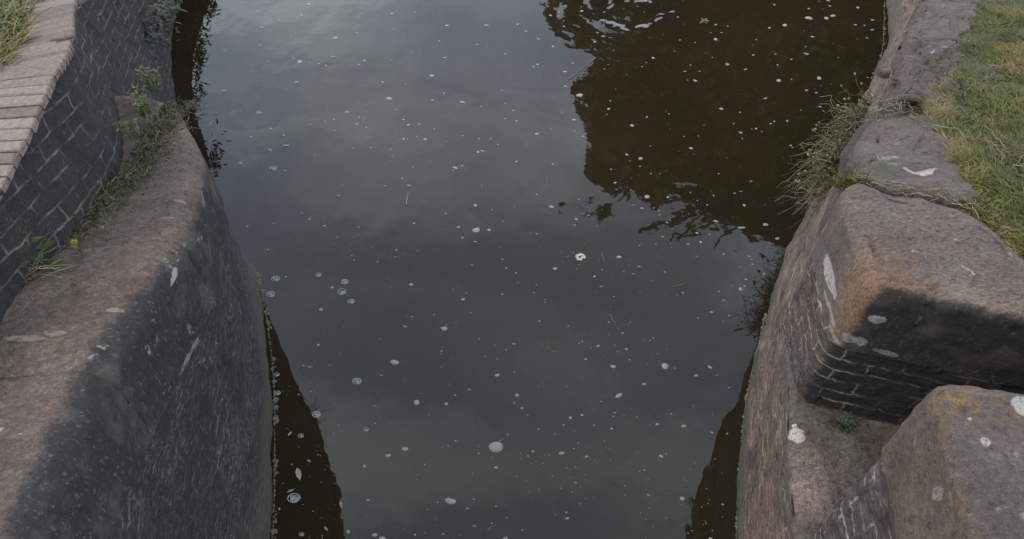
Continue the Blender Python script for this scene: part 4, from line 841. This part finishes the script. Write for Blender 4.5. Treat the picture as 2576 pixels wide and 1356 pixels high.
# drifting leaves, feather and sticks
LITTER = leafmat('pale_dead_leaf', [(0, (.12, .115, .10)), (1, (.27, .265, .25))])
def drift(name, px, py, lp, ang, wr_, label, cat, tint=.5, mat=LITTER):
    p, L_ = wr(px, py, lp); d = np.array([math.cos(ang), math.sin(ang), .02])
    P0 = p + np.array([0, 0, .004]) - d*L_*.5
    o = leaves(name, P0[None], d[None], np.array([[0, 0, 1.]]), L_, L_*wr_, np.array([tint]), mat)
    for v in o.data.vertices: v.co.z = max(v.co.z, .0008) + .001
    return tag(o, label, cat)
z6 = lambda x, y: ((900+x*.491)*.676, (1340+y*.491)*.676)
drift('drifting_leaf', *z6(432, 865), 36, -1.2, .45, 'pale pointed leaf floating on the black reflection beside the left wall', 'leaf', .5)
drift('drifting_leaf', *z6(366, 560), 15, 1.1, .5, 'small curled leaf left of the grainy bubble raft', 'leaf', .35)
drift('drifting_leaf', *z6(753, 1098), 19, -1.2, .4, 'slim grey leaf floating just outside the left reflection', 'leaf', .4)
drift('drifting_leaf', *z6(640, 1280), 15, -.8, .45, 'brownish leaf near the bottom edge of the black reflection', 'leaf', .25)
drift('drifting_leaf', *z6(372, 992), 22, .5, .3, 'thin curved leaf just above the largest bubble raft', 'leaf', .2)
p, r_ = wr((1900+525*.494)*.676, (670+580*.494)*.676, 13.5); o = root('feather', (p[0], p[1], 0), 'white fluffy feather with a green scrap floating in the middle of the channel', 'feather')
FEA = leafmat('feather_down', [(0, (.3, .31, .3)), (1, (.42, .43, .41))])
n = 60; a = rng.random(n)*6.28; rr = np.sqrt(rng.random(n))*r_*.55
leaves('down', p + np.stack([np.cos(a)*rr, np.sin(a)*rr*.7, .002+.006*rng.random(n)], 1), np.stack([np.cos(a), np.sin(a)-.4, np.full(n, .05)], 1), np.tile([0, 0, 1.], (n, 1)), r_*.6, r_*.25, rng.random(n), FEA, o)
leaves('green_scrap', p + np.array([[-r_*1.6, r_*.5, .004], [-r_*1.9, r_*.2, .004]]), np.array([[1, .5, 0], [-1, -.4, 0.]]), np.tile([0, 0, 1.], (2, 1)), r_*.7, r_*.3, np.array([.4, .6]), GREEN, o)
def stick(x0, y0, x1, y1, r_, label, tint=.6):
    a_, b_ = at(x0, y0, .003), at(x1, y1, .003); t = np.linspace(0, 1, 7)[:, None]; c = a_ + (b_-a_)*t; c[1:-1, :2] += rng.normal(size=(5, 2))*.003
    return tag(tubes('floating_stick', [(c, np.linspace(r_, r_*.6, 7))], DRY, None, 5, [tint]), label, 'stick')
stick(1694, 722, 1726, 713, .0022, 'straight pale straw floating right of the feather')
stick(1534, 791, 1549, 817, .002, 'thin straw floating below centre, slanting down to the right')
stick(1515, 638, 1522, 658, .002, 'short stalk just right of the feather')
stick(1023, 515, 1027, 486, .0032, 'pale stick floating upright in the picture left of centre', .9)
stick(972, 703, 997, 722, .0018, 'faint thin stalk floating between the bubble trio and the centre', .4)
stick(1378, 880, 1381, 858, .0018, 'tiny stalk floating below the centre of the water', .5)
stick(1226, 1334, 1250, 1318, .0016, 'fine hair-like stalk near the bottom edge', .6)
stick(1430, 200, 1500, 145, .003, 'long thin dead stem lying on the water at the edge of the tree reflection', .5)
# green weed scrap and dark sprigs on the water
b = at(1772, 53); n = 26; o = root('water_weed', tuple(b), 'bright green scrap of weed floating on the tree reflection', 'weed')
leaves('foliage', b + np.stack([rng.normal(size=n)*.018, rng.normal(size=n)*.02, .002+.01*rng.random(n)], 1), np.stack([rng.normal(size=n), rng.normal(size=n), .2*np.ones(n)], 1), np.tile([0, 0, 1.], (n, 1)), .022, .011, .55+.4*rng.random(n), GREEN, o)
